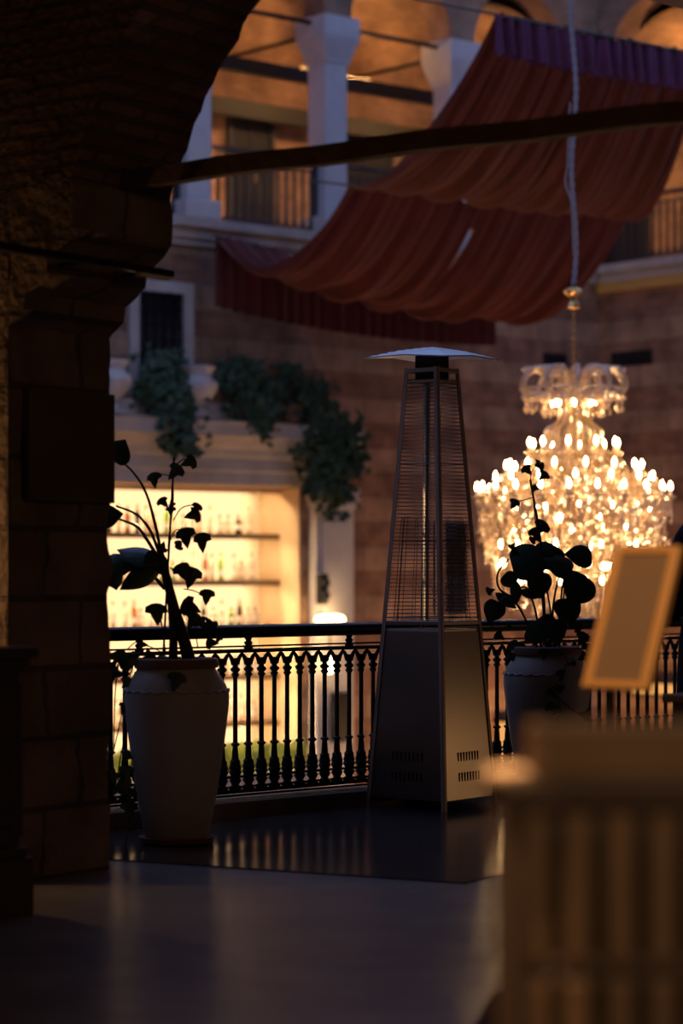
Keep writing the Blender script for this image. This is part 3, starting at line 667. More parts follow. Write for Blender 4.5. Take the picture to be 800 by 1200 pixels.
# gallery columns, arches, vault, rear wall
ZS = 7.85; SPC = 2.06
COLS = [1.194-SPC*2, 1.194-SPC, 1.194, 1.194+SPC, 1.194+2*SPC, 1.194+3*SPC]
def column(Mx, label, grp):
    t = empty('gallery_column', Mx, label, 'column', grp)
    R = Matrix.Rotation(0, 4, 'Z')
    m = MB(); m.box(-.25, .25, -.25, .25, GZ+.1, GZ+.32, .02); m.build('base', M['whitecol'], t)
    m = MB(); m.box(-.175, .175, -.175, .175, GZ+.32, 7.32, .03); m.build('shaft', M['whitecol'], t)
    m = MB()
    vs = []
    for z, h in ((7.3, .185), (7.35, .195), (7.55, .26), (7.62, .275), (7.85, .275)): vs.append([m.bm.verts.new((sx*h, sy*h, z)) for sx, sy in ((-1, -1), (1, -1), (1, 1), (-1, 1))])
    for q, w_ in zip(vs, vs[1:]):
        for k in range(4): m.bm.faces.new((q[k], q[(k+1) % 4], w_[(k+1) % 4], w_[k]))
    m.bm.faces.new(vs[0]); m.bm.faces.new(vs[-1]); m.build('capital', M['whitecol'], t)
nm = ['', '', 'pale square column seen just right of the dark arch in the upper gallery', 'pale square column with flared capital in the middle of the upper gallery', 'pale square column beside the top corner of the red canopy', 'pale square gallery column behind the red canopy']
for i, c_ in enumerate(COLS):
    if i >= 2: column(FL @ T(c_, .1, 0), nm[i], 'upper gallery columns')
def arcade(Mx, cols, nmw, e0=0., e1=0., vcols=None):
    m = MB()
    for c0, c1 in zip(cols, cols[1:]):
        r_ = (c1-c0)/2-.2; mid = (c0+c1)/2
        prof_ = [(mid-r_*math.cos(k*PI/16), ZS+r_*math.sin(k*PI/16)) for k in range(17)]
        poly_ = [(c0, ZS), *prof_, (c1, ZS), (c1, 9.6), (c0, 9.6)]
        m.prism(poly_, 'y', -.1, .3)
    m.bm.normal_update(); bmesh.ops.triangulate(m.bm, faces=[f for f in m.bm.faces if len(f.verts) > 4], ngon_method='EAR_CLIP')
    struct(m.build('wall_'+nmw+'_arcade', M['farbrick'], M=Mx))
    m = MB()      # brick vault behind the arcade: one barrel per bay
    vc = vcols or cols
    for c0, c1 in zip(vc, vc[1:]):
        r_ = (c1-c0)/2-.02; mid = (c0+c1)/2
        m.grid(lambda i, j: Vector((mid-r_*math.cos(j*PI), .3+i*2.3, ZS-.12+r_*.8*math.sin(j*PI))), 6, 20)
    struct(m.build('ceiling_'+nmw, M['farbrick'], M=Mx))
    m = MB(); m.box(cols[0]-e0, cols[-1]+e1, 2.4, 2.6, GZ+.1, 9.6); struct(m.build('wall_'+nmw+'_gallery', M['farbrick'], M=Mx))
    m = MB(); m.box(cols[0]-e0-.5, cols[-1]+e1+.2, -.1, 2.6, 9.6, 9.9); struct(m.build('ceiling_'+nmw+'_roof', M['plasterdark'], M=Mx))
arcade(FL, COLS+[7.9], 'far_left', 7., 2.6, [COLS[0]-2*SPC, COLS[0]-SPC]+COLS)
CB = [0.1+SPC*k for k in range(6)]
arcade(FB, CB, 'far_right', 2.5, 1., [CB[0]-2.4]+CB)
for k in (1, 2, 3):
    column(FB @ T(CB[k], .1, 0), ['', 'pale gallery column on the right wing hidden behind the red canopy', 'pale gallery column beyond the right edge of the canopy', 'pale gallery column further along the right wing'][k], 'right wing gallery columns')
# black steel beams and tie rods in the gallery
for k, (y, z, h) in enumerate(((1.0, 7.30, .16), (2.1, 7.0, .22))):
    o = MB().box(-1.2, 7.6, y, y+.14, z, z+h).build('steel_beam', M['darkbeam'], M=FL)
    tag(o, ['black steel beam under the vault nearer the gallery columns', 'black steel beam along the rear wall of the upper gallery'][k], 'beam', 'gallery beams')
for k, c_ in enumerate(COLS[2:5]):
    o = MB().tube([(c_, .2, 7.72), (c_, 2.4, 7.72)], .03, 6).build('tie_rod', M['dark'], M=FL); tag(o, ['thin iron tie rod from the column behind the arch to the rear wall', 'thin iron tie rod from the middle gallery column to the rear wall', 'thin iron tie rod from the column by the canopy to the rear wall'][k], 'tie rod', 'gallery tie rods')
    o = MB().tube([(c_, .1, 7.78), (c_+SPC, .1, 7.78)], .03, 6).build('tie_rod', M['dark'], M=FL); tag(o, ['thin iron tie rod between the two columns left of the canopy', 'thin iron tie rod between the middle column and the canopy corner column', 'thin iron tie rod running behind the red canopy'][k], 'tie rod', 'gallery tie rods')
# gallery doors
dn = [0]
def door(Mx, x, z0, z1, w_):
    dn[0] += 1
    d = struct(MB().box(x-w_/2, x+w_/2, 2.34, 2.4, z0, z1).build('door_%d' % dn[0], M['door'], M=Mx))
    m = MB(); m.box(x-w_/2-.06, x-w_/2, 2.31, 2.4, z0, z1+.06); m.box(x+w_/2, x+w_/2+.06, 2.31, 2.4, z0, z1+.06); m.box(x-w_/2, x+w_/2, 2.31, 2.4, z1, z1+.06); m.box(x-.01, x+.01, 2.325, 2.34, z0, z1); m.build('door_frame', M['slate'], d)
    m = MB(); m.tube([(x+.05, 2.32, z0+1.0), (x+.05, 2.32, z0+1.15)], .012, 6); m.build('door_handle', M['gold'], d)
door(FL, 3.86, GZ+.1, GZ+1.95, .62); door(FL, 5.85, GZ+.1, GZ+1.9, .8); door(FB, -1.72, GZ+.1, GZ+2.0, .85)
# balcony railings
def balcony(Mx, x0, x1, label):
    t = empty('balcony_railing', Mx @ T(x0, .1, GZ+.1), label, 'railing', 'gallery balcony railings')
    L_ = x1-x0; z1 = .86
    m = MB(); m.box(0, L_, -.03, .03, z1, z1+.05, .005); m.build('handrail', M['slate'], t)
    MB().box(0, L_, -.015, .015, z1-.11, z1-.085).build('upper_rail', M['slate'], t); MB().box(0, L_, -.015, .015, .06, .09).build('lower_rail', M['slate'], t)
    n = int(L_/.125); m = MB(); m.lathe([(.02, .08), (.03, .12), (.019, .17), (.018, .6), (.028, .64), (.018, .68), (.02, z1-.1)], n=6); b0 = m.build('baluster', M['slate'], t, M=T(L_/n/2, 0, 0))
    m = MB()
    for k in range(n):
        m.tube([(L_/n*(k+.5)+.03*math.cos(a*PI/4), 0, z1-.043+.035*math.sin(a*PI/4)) for a in range(9)], .006, 4, cap=False)
    m.build('ring_frieze', M['slate'], t)
    for k in range(1, n): dup_part(b0, T(L_/n*(k+.5), 0, 0))
    for x in (0, L_):
        m = MB(); m.box(x-.025, x+.025, -.025, .025, 0, z1); m.build('post', M['slate'], t)
balcony(FL, COLS[1]+.2, COLS[2]-.2, 'far balcony railing bay glimpsed left of the first gallery column')
balcony(FL, COLS[2]+.2, COLS[3]-.2, 'slate balcony railing between the first two gallery columns')
balcony(FL, COLS[3]+.2, COLS[4]-.2, 'slate balcony railing half hidden behind the canopy corner')
balcony(FB, CB[0]+.1, CB[1]-.2, 'balcony railing at the corner behind the red canopy')
balcony(FB, CB[1]+.2, CB[2]-.2, 'balcony railing in the right wing above the chandelier')
balcony(FB, CB[2]+.2, CB[3]-.2, 'balcony railing of the bay at the right edge of the right wing')
# gallery lamps: linear uplights lying on the nearer beam
for k, c_ in enumerate(COLS[1:5]):
    tag(MB().box(c_+.45, c_+1.6, 1.145, 1.20, *((7.40, 7.43) if k != 2 else (7.47, 7.50))).build('uplight', M['uplight'], M=FL), ['linear uplight on the beam left of the first gallery column', 'warm linear uplight on the beam between the first two gallery columns', 'warm linear uplight on the beam right of the middle column', 'warm linear uplight behind the red canopy corner', 'warm linear uplight at the gallery corner behind the canopy'][k], 'light fixture', 'gallery uplights')
for k, c_ in enumerate(CB[:3]):
    tag(MB().box(c_+.5, c_+1.5, 1.2, 1.28, 7.76, 7.79).build('uplight', M['uplight'], M=FB), ['linear uplight at the inner corner of the right wing', 'warm linear uplight in the lit right wing arch', 'linear uplight in the right wing beyond the frame'][k], 'light fixture', 'right wing uplights')
    tag(MB().box(c_+.45, c_+1.55, 1.12, 1.3, 7.66, 7.76).build('steel_beam', M['darkbeam'], M=FB), ['short black beam at the inner corner of the right wing', 'short black beam in the lit right wing arch', 'short black beam in the right wing beyond the frame'][k], 'beam', 'right wing beams')
def lamp(name, loc, col, power, rad=.06):
    l = bpy.data.lights.new(name, 'POINT'); l.color = col; l.energy = power; l.shadow_soft_size = rad
    o = bpy.data.objects.new(name, l); C.objects.link(o); o.location = loc; return o
WARM = (1, .52, .20)
lamp('gallery_lamp', FL @ Vector((tF(246, -2.0), 1.95, 6.0)), WARM, 14)
lamp('right_wing_lamp', FB @ Vector((-.7, 1.5, 6.5)), WARM, 22)
# wall lanterns low in the courtyard
def lantern(Mx, x, z, label, wd=.12, ht=.2, e='lampglow'):
    t = empty('lantern', Mx @ T(x, -.12, z), label, 'lamp')
    m = MB(); m.box(-wd, wd, -.07, .07, -ht/2, ht/2, .01); m.build('lamp_glass', M[e], t)
    m = MB(); m.box(-wd-.02, wd+.02, -.09, .12, ht/2, ht/2+.03); m.box(-wd-.02, wd+.02, -.09, .09, -ht/2-.03, -ht/2); m.build('frame', M['dark'], t)
M['softglow'] = emit('soft_lantern', (1, .45, .12), .8)
lantern(FL, tL(588), zL(868, 6), 'square glowing lantern low on the wall right of the heater foot', .16, .5, 'softglow')
lantern(FB, 1.35, zL(803, 7.8), 'long glowing lantern low on the wall behind the menu stand', .55, .14, 'softglow')

# ================================================================== CANOPY
L1a, L1b = P(580, 17, 22.0), P(830, 66, 23.9)
L2a, L2b = P(408, 217, 25.4), P(738, 256, 27.6)
L3a, L3b = P(252, 276, 27.25), P(578, 348, 30.1)
t = empty('fabric_canopy', Matrix.Translation(L2a), 'large sagging burgundy fabric canopy strung across the courtyard', 'canopy')
def lerp(a, b, s): return a+(b-a)*s
def fold(v, s, amp):
    return amp*(math.sin(v*2*PI*9+2.2*math.sin(v*7+s*1.2)+s*1.8)+.8*math.sin(v*2*PI*17+2.5*math.sin(v*11+1-s)+2)+.45*math.sin(v*2*PI*31+3*math.sin(v*13+s)+s*2.5))
def sheet(A0, A1, B0, B1, sag, amp):
    def f(i, j):
        p = lerp(lerp(A0, A1, j), lerp(B0, B1, j), i)
        s = 4*i*(1-i); edge = math.sin(PI*min(1, max(0, j)))
        p = p-Vector((0, 0, sag*s*(1+.25*math.sin(j*PI))))
        p = p+Vector((0, 0, fold(j, i, amp)*(.35+.65*s)))
        return p-L2a
    return f
m = MB(); m.grid(sheet(L1a, L1b, L2a, L2b, .42, .055), 40, 200); m.build('upper_sheet', M['cloth'], t, smooth=True)
m = MB(); m.grid(sheet(L2a, L2b, L3a, L3b, .62, .06), 40, 200, skip=lambda i, j: .10 < i < .42 and abs(j-.468) < .009); m.build('lower_sheet', M['cloth'], t, smooth=True)
def valance(A, B, h0, h1, sag, amp, nf):
    def f(i, j):
        p = lerp(A, B, j)-Vector((0, 0, sag*4*j*(1-j)))
        d = (B-A).normalized(); n_ = Vector((d.y, -d.x, 0))
        h = h0+(h1-h0)*j
        p = p-Vector((0, 0, h*i))+n_*(amp*(.4+.6*i)*(math.sin(j*2*PI*nf+1.2*math.sin(j*21))+.4*math.sin(j*2*PI*nf*2.3)))
        return p-L2a
    return f
m = MB(); m.grid(valance(L1a, L1b, .36, .36, .03, .075, 17), 6, 300); m.build('plum_valance', M['plum'], t, smooth=True)
m = MB(); m.grid(valance(L3a, L3b, .80, .60, .10, .04, 24), 8, 240); m.build('hanging_flap', M['cloth'], t, smooth=True)
m = MB(); d = (L1b-L1a); m.tube([L1a-d*.35-L2a, L1b+d*.8-L2a], .012, 6); d = L2b-L2a; m.tube([-d*.12, d*1.02], .012, 6); d = L3b-L3a; m.tube([L3a-d*.01-L2a, L3b-L2a], .012, 6)
for k in range(60):
    p = lerp(L1a, L1b, k/60)-L2a; m.tube([p+Vector((0, 0, .012)), p-Vector((0, 0, .05))], .008, 4)
m.build('suspension_wire', M['wire'], t)

# ================================================================== CHANDELIER
ZC = 20.0; CX = (672-400)*ZC/F
def cz(y): return EYE+(671-y)*ZC/F
t = empty('chandelier', T(CX, ZC, 0), 'huge glowing crystal chandelier with tiers of candle bulbs hanging in the courtyard', 'chandelier')
m = MB(); n = 260; z0, z1 = cz(336), 9.5
m.tube([Vector((.02*math.sin(k*.11), .02*math.cos(k*.07), z0+(z1-z0)*k/n)) for k in range(n+1)], [.013+.010*abs(math.sin(k*.9)) for k in range(n+1)], 8); m.build('rope_sleeve', M['rope'], t, smooth=True)
m = MB(); m.tube(curve3([Vector((-.03, 0, cz(120))), Vector((-.05, 0, cz(190))), Vector((-.07, -.02, cz(215))), Vector((-.02, -.02, cz(240))), Vector((0, -.02, cz(300)))], 6), .008, 6); m.build('power_cable', M['rope'], t)
m = MB(); m.lathe([(.02, cz(362)), (.06, cz(361)), (.05, cz(355)), (.03, cz(352)), (.035, cz(348)), (.07, cz(345)), (.085, cz(341)), (.06, cz(338)), (.02, cz(336))], n=16); m.build('ceiling_cup', M['gold'], t, smooth='auto')
m = MB()
for k in range(14):
    zz = cz(366)-k*.033; ax = k % 2
    m.tube([Vector((.014*math.cos(a*PI/4)*(1-ax), .014*math.cos(a*PI/4)*ax, zz+.024*math.sin(a*PI/4))) for a in range(9)], .005, 5, cap=False)
m.build('chain', M['gold'], t)
m = MB(); m.lathe([(.015, cz(428)), (.03, cz(436)), (.02, cz(450)), (.05, cz(462)), (.10, cz(468)), (.13, cz(474)), (.09, cz(482)), (.03, cz(486)), (.03, cz(520)), (.06, cz(540)), (.03, cz(560)), (.05, cz(600)), (.12, cz(625)), (.06, cz(650)), (.03, cz(680))], n=16)
m.build('central_stem', M['crystal'], t, smooth='auto')
# crown of scrolled arms
m = MB()
for k in range(10):
    a = 2*PI*k/10+.31; d = Vector((math.cos(a), math.sin(a), 0))
    def cp(r, y): return d*r+Vector((0, 0, cz(y)))
    m.tube(curve3([cp(.07, 472), cp(.09, 450), cp(.15, 434), cp(.24, 431), cp(.33, 433), cp(.41, 440), cp(.44, 452), cp(.40, 462), cp(.35, 460)], 4), .022, 6)
    m.tube(curve3([cp(.35, 462), cp(.24, 468), cp(.12, 470)], 4), .02, 6)
    m.tube(curve3([cp(.16, 436), cp(.2, 448), cp(.19, 462)], 4), .014, 6)
for rr_, yy in ((.41, 456), (.33, 462), (.24, 468)):
    m.tube([Vector((rr_*math.cos(a*PI/20), rr_*math.sin(a*PI/20), cz(yy))) for a in range(41)], .014, 6, cap=False)
m.build('crown_arms', M['crystal'], t, smooth=True)
cr = MB()
def strand(p0, p1, sag=0., n=12, r=.012, rz=.018):
    for k in range(n+1):
        s = k/n; p = p0+(p1-p0)*s-Vector((0, 0, 4*sag*s*(1-s))); cr.octa(p, r, rz)
def pendant(p, r=.018, l=.05): cr.octa(p-Vector((0, 0, l)), r, l)
def ring(r, z, n, ph=0.): return [Vector((r*math.cos(2*PI*k/n+ph), r*math.sin(2*PI*k/n+ph), z)) for k in range(n)]
for k, p in enumerate(ring(.40, cz(458), 20)):
    strand(p, p-Vector((0, 0, .1)), n=3, r=.014); pendant(p-Vector((0, 0, .11)), .02, .04)
R_ = ring(.40, cz(458), 20)
for k in range(20): strand(R_[k], R_[(k+1) % 20], .05, 6)
for p in ring(.25, cz(466), 16): strand(p, p-Vector((0, 0, .09)), n=3, r=.014); pendant(p-Vector((0, 0, .1)), .02, .035)
for k in range(20):
    a = 2*PI*k/20; d = Vector((math.cos(a), math.sin(a), 0))
    for i in range(10):
        q = i/9; r = .12+.3*q; y = 440+8*math.sin(q*PI*1.3)-10*math.sin(q*PI)
        if k % 2 == 0 or i > 4: cr.octa(d*r+Vector((0, 0, cz(y))), .018, .022)
        if i > 2: cr.octa(d*r+Vector((0, 0, cz(466))), .018, .03)
# neck
for k in range(14):
    a = 2*PI*k/14; d = Vector((math.cos(a), math.sin(a), 0))
    pts = curve3([d*r+Vector((0, 0, cz(y))) for r, y in ((.11, 480), (.115, 490), (.16, 498), (.22, 504), (.23, 510), (.22, 518), (.25, 528))], 5)
    for i, p in enumerate(pts): cr.octa(p, .022, .022)
# tiers of arms with candles
TIERS = [(10, .37, 520, .1), (14, .56, 546, .3), (22, .80, 572, .0), (14, .66, 560, .15), (14, .62, 596, .2), (12, .50, 622, .4)]
for ti, (n, r, yb, ph) in enumerate(TIERS):
    zb = cz(yb)-.06
    m = MB()
    pts = curve3([Vector((.05, 0, zb-.10)), Vector((r*.35, 0, zb-.20)), Vector((r*.7, 0, zb-.19)), Vector((r*.95, 0, zb-.12)), Vector((r, 0, zb-.03))], 5)
    m.tube(pts, .013, 6); m.lathe([(.012, -.03), (.045, -.012), (.05, 0), (.012, .004)], (r, 0, zb-.01), 10)
    arm = m.build('arm', M['crystal'], t, smooth='auto', M=Matrix.Rotation(ph, 4, 'Z'))
    m = MB(); m.lathe([(.013, 0), (.013, .045)], (r, 0, zb-.005), 8); m.build('candle_sleeve', M['candle'], arm)
    m = MB(); m.lathe([(.008, 0), (.0155, .02), (.0145, .038), (.007, .058), (.002, .068)], (r, 0, zb+.04), 8); m.build('bulb', M['bulb'], arm, smooth=True)
    for k in range(1, n): dup_part(arm, Matrix.Rotation(ph+2*PI*k/n, 4, 'Z'))
    R_ = ring(r, zb-.02, n, ph)
    for k in range(n):
        strand(R_[k], R_[(k+1) % n], .10+.02*random.random(), 12)
        strand(R_[k], Vector((0, 0, zb+.22+.1*r)), .10, int(10+r*14), .010, .014)
        for q in range(5):
            a = ph+2*PI*k/n+2*PI/n*(q/5); rr_ = r*random.uniform(.9, 1.02)
            p = Vector((rr_*math.cos(a), rr_*math.sin(a), zb-.05-random.uniform(.0, .08)))
            if q % 2 == 0: strand(p, p-Vector((0, 0, .07)), n=2, r=.011)
            pendant(p-Vector((0, 0, .08 if q % 2 == 0 else 0)), .016, .035)
# small lamps hidden in the bead basket
m = MB(); m.lathe([(.004, -.02), (.016, 0), (.020, .02), (.012, .04), (.003, .05)], n=8); ib = m.build('inner_bulb', M['bulb'], t, smooth=True, M=T(.3, 0, cz(665)))
m = MB(); m.tube([(0, 0, -.02), (0, 0, -.05)], .012, 6); m.build('bulb_socket', M['gold'], ib)
for rr_, yy, n in ((.60, 640, 10), (.3, 665, 6), (.45, 682, 8), (.42, 610, 8), (.17, 474, 7), (.62, 662, 9)):
    for k in range(n): dup_part(ib, T(rr_*math.cos(2*PI*k/n+rr_), rr_*math.sin(2*PI*k/n+rr_), cz(yy)))
# curtain of beads below the widest tier and bowl underneath
for (r, ya, yb2, n) in ((.78, 590, 650, 64), (.70, 610, 690, 60), (.55, 625, 705, 48), (.36, 640, 715, 32), (.18, 650, 722, 18)):
    for p in ring(r, cz(ya), n, random.random()):
        p = p*1; rr_ = random.uniform(-.02, .02); p = p+Vector((rr_, rr_, 0)); e = Vector((p.x*.93, p.y*.93, cz(yb2)+random.uniform(-.03, .05)))
        strand(p, e, 0, int((p.z-e.z)/.034), .0115, .016); pendant(e, .018, .035)
for _ in range(1300):     # loose faceted drops through the body
    a = random.uniform(0, 2*PI); y = random.uniform(522, 640); rm = .82*min(1, max(.3, (y-500)/72)); r = rm*math.sqrt(random.uniform(.1, 1))
    pendant(Vector((r*math.cos(a), r*math.sin(a), cz(y))), random.uniform(.012, .022), random.uniform(.02, .045))
o = cr.build('crystal_strands', M['crystal'], t); o['kind'] = 'stuff'

# ================================================================== MENU STAND
mz = 6.0; c_ = P(741, 724, mz)
th = math.radians(-46)      # yaw of the board
t = empty('menu_stand', T(c_.x, c_.y, 0), 'slanted menu stand with a glowing wood framed sheet in front of the chandelier', 'stand')
BRD = T(0, 0, c_.z) @ Matrix.Rotation(th, 4, 'Z') @ Matrix.Rotation(math.radians(-20.5), 4, 'X')
W2, H2 = .098, .188
m = MB()
m.box(-W2-.006, -W2+.022, -.012, .012, -H2, H2, .004); m.box(W2-.022, W2+.006, -.012, .012, -H2, H2, .004); m.box(-W2+.022, W2-.022, -.012, .012, -H2, -H2+.022, .004); m.box(-W2+.022, W2-.022, -.012, .012, H2-.022, H2, .004)
m.build('frame', M['menuframe'], t, M=BRD)
m = MB(); m.box(-W2+.02, W2-.02, -.004, .008, -H2+.02, H2-.02); m.build('menu_sheet', M['menu'], t, M=BRD)
m = MB(); m.tube([(-.05, .03, .02), (-.05, .03, c_.z-.12)], .012, 10); m.tube([(-.05, .03, c_.z-.12), (-.01, .02, c_.z-.05)], .012, 10); m.build('pole', M['dark'], t, smooth='auto')
m = MB(); m.lathe([(.15, 0), (.15, .012), (.02, .022)], (-.05, .03, 0), 24); m.build('base', M['dark'], t)

# ================================================================== FOREGROUND CHAIR
ch = P(598, 905, 3.1)
CM = frame(ch.x, 3.1, math.radians(-4))
t = empty('wooden_chair', CM, 'blurred slatted wooden chair back close to the camera', 'chair')
def leg(x, y, h, w_=.021, top=False):
    m = MB(); m.box(x-w_, x+w_, y-w_, y+w_, 0, h, .006); return m
l0 = leg(0, 0, .905).build('leg', M['chairdark'], t)
m = MB(); m.lathe([(.022, .9), (.031, .908), (.034, .918), (.033, .926), (.02, .931)], n=18); m.build('finial', M['finial'], l0, smooth='auto')
l1 = leg(.46, 0, .905).build('leg', M['chairdark'], t)
m = MB(); m.lathe([(.022, .9), (.031, .908), (.034, .918), (.033, .926), (.02, .931)], (.46, 0, 0), 18); m.build('finial', M['finial'], l1, smooth='auto')
leg(0.01, .42, .44).build('leg', M['chairdark'], t); leg(.45, .42, .44).build('leg', M['chairdark'], t)
m = MB(); m.box(.018, .442, -.014, .014, .915, .99, .008); m.build('crest_rail', M['chairwood'], t)
m = MB(); m.box(.018, .442, -.018, .018, .878, .916, .004); m.build('upper_rail', M['chairdark'], t)
m = MB(); m.box(.018, .442, -.006, .020, .655, .685, .004); m.build('lower_rail', M['chairdark'], t)
for k in range(8):
    x = .031+k*.0540; m = MB(); m.box(x-.0175, x+.0175, -.010, .010, .68, .884, .004); m.build('slat', M['chairwood'], t)
for k in range(8):
    x = .031+k*.0540; m = MB(); m.box(x-.0175, x+.0175, -.010, .010, .46, .66, .004); m.build('slat', M['chairwood'], t)
m = MB(); m.box(-.01, .47, -.02, .45, .43, .46, .01); m.build('seat', M['chairwood'], t)
for x in (.01, .45):
    m = MB(); m.box(x-.012, x+.012, .02, .4, .2, .225); m.build('stretcher', M['chairdark'], t)
# dark table beyond it
TM = frame(1.60, 8.45, math.radians(44))
t = empty('dark_table', TM, 'dark square wooden table at the right edge beside the person in black', 'table')
m = MB(); m.box(-.34, .34, -.34, .34, .725, .755, .006); m.build('tabletop', M['chairwood'], t)
m = MB(); m.box(-.31, .31, -.31, .31, .60, .725); m.build('apron', M['chairdark'], t)
for sx in (-1, 1):
    for sy in (-1, 1): MB().box(sx*.29-.025, sx*.29+.025, sy*.29-.025, sy*.29+.025, 0, .60, .004).build('leg', M['chairdark'], t)
# dark cloth table added beyond the chair so the slat gaps stay dark
t = empty('gap_backing_table', frame(.74, 4.25, math.radians(-4)), 'dark cloth covered table added behind the foreground chair to darken its gaps', 'table')
m = MB(); m.box(-.44, .44, -.40, .40, .72, .745, .006); m.build('tabletop', M['chairdark'], t)
m = MB(); n = 160
def cl(i, j):
    a = 2*PI*j; cx_, cy_ = math.cos(a), math.sin(a); k = 1/max(abs(cx_), abs(cy_)); d_ = 1+.03*math.sin(a*26)*i
    return Vector((cx_*k*.445*d_, cy_*k*.405*d_, .748-.56*i))
m.grid(cl, 8, n); m.box(-.445, .445, -.405, .405, .746, .75); m.build('table_cover', M['darkcloth'], t)
for sx in (-1, 1):
    for sy in (-1, 1): MB().box(sx*.38-.025, sx*.38+.025, sy*.34-.025, sy*.34+.025, 0, .72, .004).build('leg', M['chairdark'], t)
# rug corner at the bottom
m = MB(); q = Vector((.22, 6.35, 0))
m.prism([(.15, 5.0), (.42, 6.75), (1.35, 7.05), (3.2, 4.4)], 'z', 0.0, .008)
tag(m.build('rug', M['rug']), 'dark red rug under the foreground chair', 'rug')

# ================================================================== PERSON at the right edge
PX, PZ = 1.69, 10.9
t = empty('person', frame(PX, PZ, math.radians(35)), 'person with long brown hair in black clothes at the right edge by the balustrade', 'person')
def skin(name, verts, edges, mt, parent, lv=2):
    me = bpy.data.meshes.new(name); me.from_pydata([v[0] for v in verts], edges, [])
    o = bpy.data.objects.new(name, me); C.objects.link(o); o.parent = parent
    sk = o.modifiers.new('skin', 'SKIN')
    for i, v in enumerate(verts):
        r_ = v[1]; me.skin_vertices[0].data[i].radius = r_ if isinstance(r_, tuple) else (r_, r_)
    me.skin_vertices[0].data[0].use_root = True
    s_ = o.modifiers.new('sub', 'SUBSURF'); s_.levels = lv; s_.render_levels = lv; sk.use_smooth_shade = True
    me.materials.append(mt); return o
# body: one continuous figure (person faces +y of its own frame, towards the courtyard)
V = [((0, 0, .92), (.15, .11)), ((0, 0, 1.10), (.125, .095)), ((0, .01, 1.28), (.125, .08)), ((0, 0, 1.37), (.085, .06)), ((0, 0, 1.42), .05), ((0, .022, 1.465), (.066, .082)), ((0, .022, 1.54), (.092, .112)), ((0, .01, 1.61), (.078, .095)),
     ((.165, 0, 1.325), .036), ((.228, -.026, 1.08), .03), ((.19, .11, 1.01), .026), ((.12, .22, 1.0), .03),
     ((-.165, 0, 1.325), .036), ((-.228, -.026, 1.08), .03), ((-.19, .11, 1.01), .026), ((-.12, .23, 1.02), .03),
     ((.09, 0, .82), .085), ((.095, .01, .47), .055), ((.095, -.02, .09), .036), ((.095, .10, .035), .033),
     ((-.09, 0, .82), .085), ((-.095, .01, .47), .055), ((-.095, -.02, .09), .036), ((-.095, .10, .035), .033)]
E = [(0, 1), (1, 2), (2, 3), (3, 4), (4, 5), (5, 6), (6, 7), (3, 8), (8, 9), (9, 10), (10, 11), (3, 12), (12, 13), (13, 14), (14, 15), (0, 16), (16, 17), (17, 18), (18, 19), (0, 20), (20, 21), (21, 22), (22, 23)]
skin('body', V, E, M['skin'], t)
for s in (-1, 1):      # five fingers on each hand
    hb = Vector((s*.12, .225, 1.01)); hv = []; he = []
    m = MB()
    for k in range(4):
        o_ = Vector((-s*.004, .012, .024-.016*k)); l_ = (.066, .075, .07, .055)[k]
        m.tube([hb+o_, hb+o_+Vector((-s*l_*.45, .012, 0)), hb+o_+Vector((-s*l_*.8, .002, -.006)), hb+o_+Vector((-s*l_, -.012, -.01))], [.0095, .009, .008, .006], 8)
    m.tube([hb+Vector((s*.01, .0, .02)), hb+Vector((-s*.015, -.018, .04)), hb+Vector((-s*.04, -.022, .046))], [.011, .010, .007], 8)
    m.build('hand', M['skin'], t, smooth=True)
m = MB()
for s in (-1, 1): m.lathe([(.0, -.01), (.010, -.004), (.011, 0), (.008, .006), (.0, .01)], (s*.03, .098, 1.545), 8)
m.build('eyes', M['windark'], t, smooth=True)
m = MB(); m.tube([(0, .095, 1.55), (0, .115, 1.515), (0, .104, 1.505)], [.007, .012, .006], 8); m.build('nose', M['skin'], t, smooth=True)
m = MB(); m.tube([(-.022, .092, 1.478), (0, .1, 1.476), (.022, .092, 1.478)], [.003, .006, .003], 6); m.build('mouth', M['potrim'], t, smooth=True)
def loft(rings, n, mt, name, parent, back=None):
    m = MB(); vs = []
    for (cx_, cy_, z, rx, ry) in rings:
        vs.append([m.bm.verts.new((cx_+rx*math.cos(2*PI*k/n)*(1+.03*math.sin(k*5+z*9)), cy_+ry*math.sin(2*PI*k/n)*(1+.03*math.sin(k*7)), z)) for k in range(n)])
    for q, w_ in zip(vs, vs[1:]):
        for k in range(n): m.bm.faces.new((q[k], q[(k+1) % n], w_[(k+1) % n], w_[k]))
    m.bm.faces.new(vs[0]); m.bm.faces.new(vs[-1])
    return m.build(name, mt, parent, smooth='auto')
loft([(0, -.105, 1.06, .10, .035), (0, -.11, 1.15, .14, .045), (0, -.10, 1.3, .15, .055), (0, -.075, 1.42, .125, .065), (0, -.05, 1.52, .105, .075), (0, -.03, 1.585, .100, .09), (0, -.012, 1.635, .082, .09), (0, -.005, 1.665, .05, .055), (0, -.005, 1.678, .015, .015)], 28, M['hair'], 'hair', t)
loft([(0, 0, .12, .225, .19), (0, 0, .3, .215, .175), (0, 0, .6, .20, .16), (0, 0, .85, .185, .15), (0, 0, 1.0, .16, .13), (0, 0, 1.12, .145, .115), (0, .005, 1.28, .175, .12), (0, 0, 1.35, .185, .105), (0, 0, 1.39, .12, .085), (0, 0, 1.415, .07, .065)], 28, M['coat'], 'coat', t)
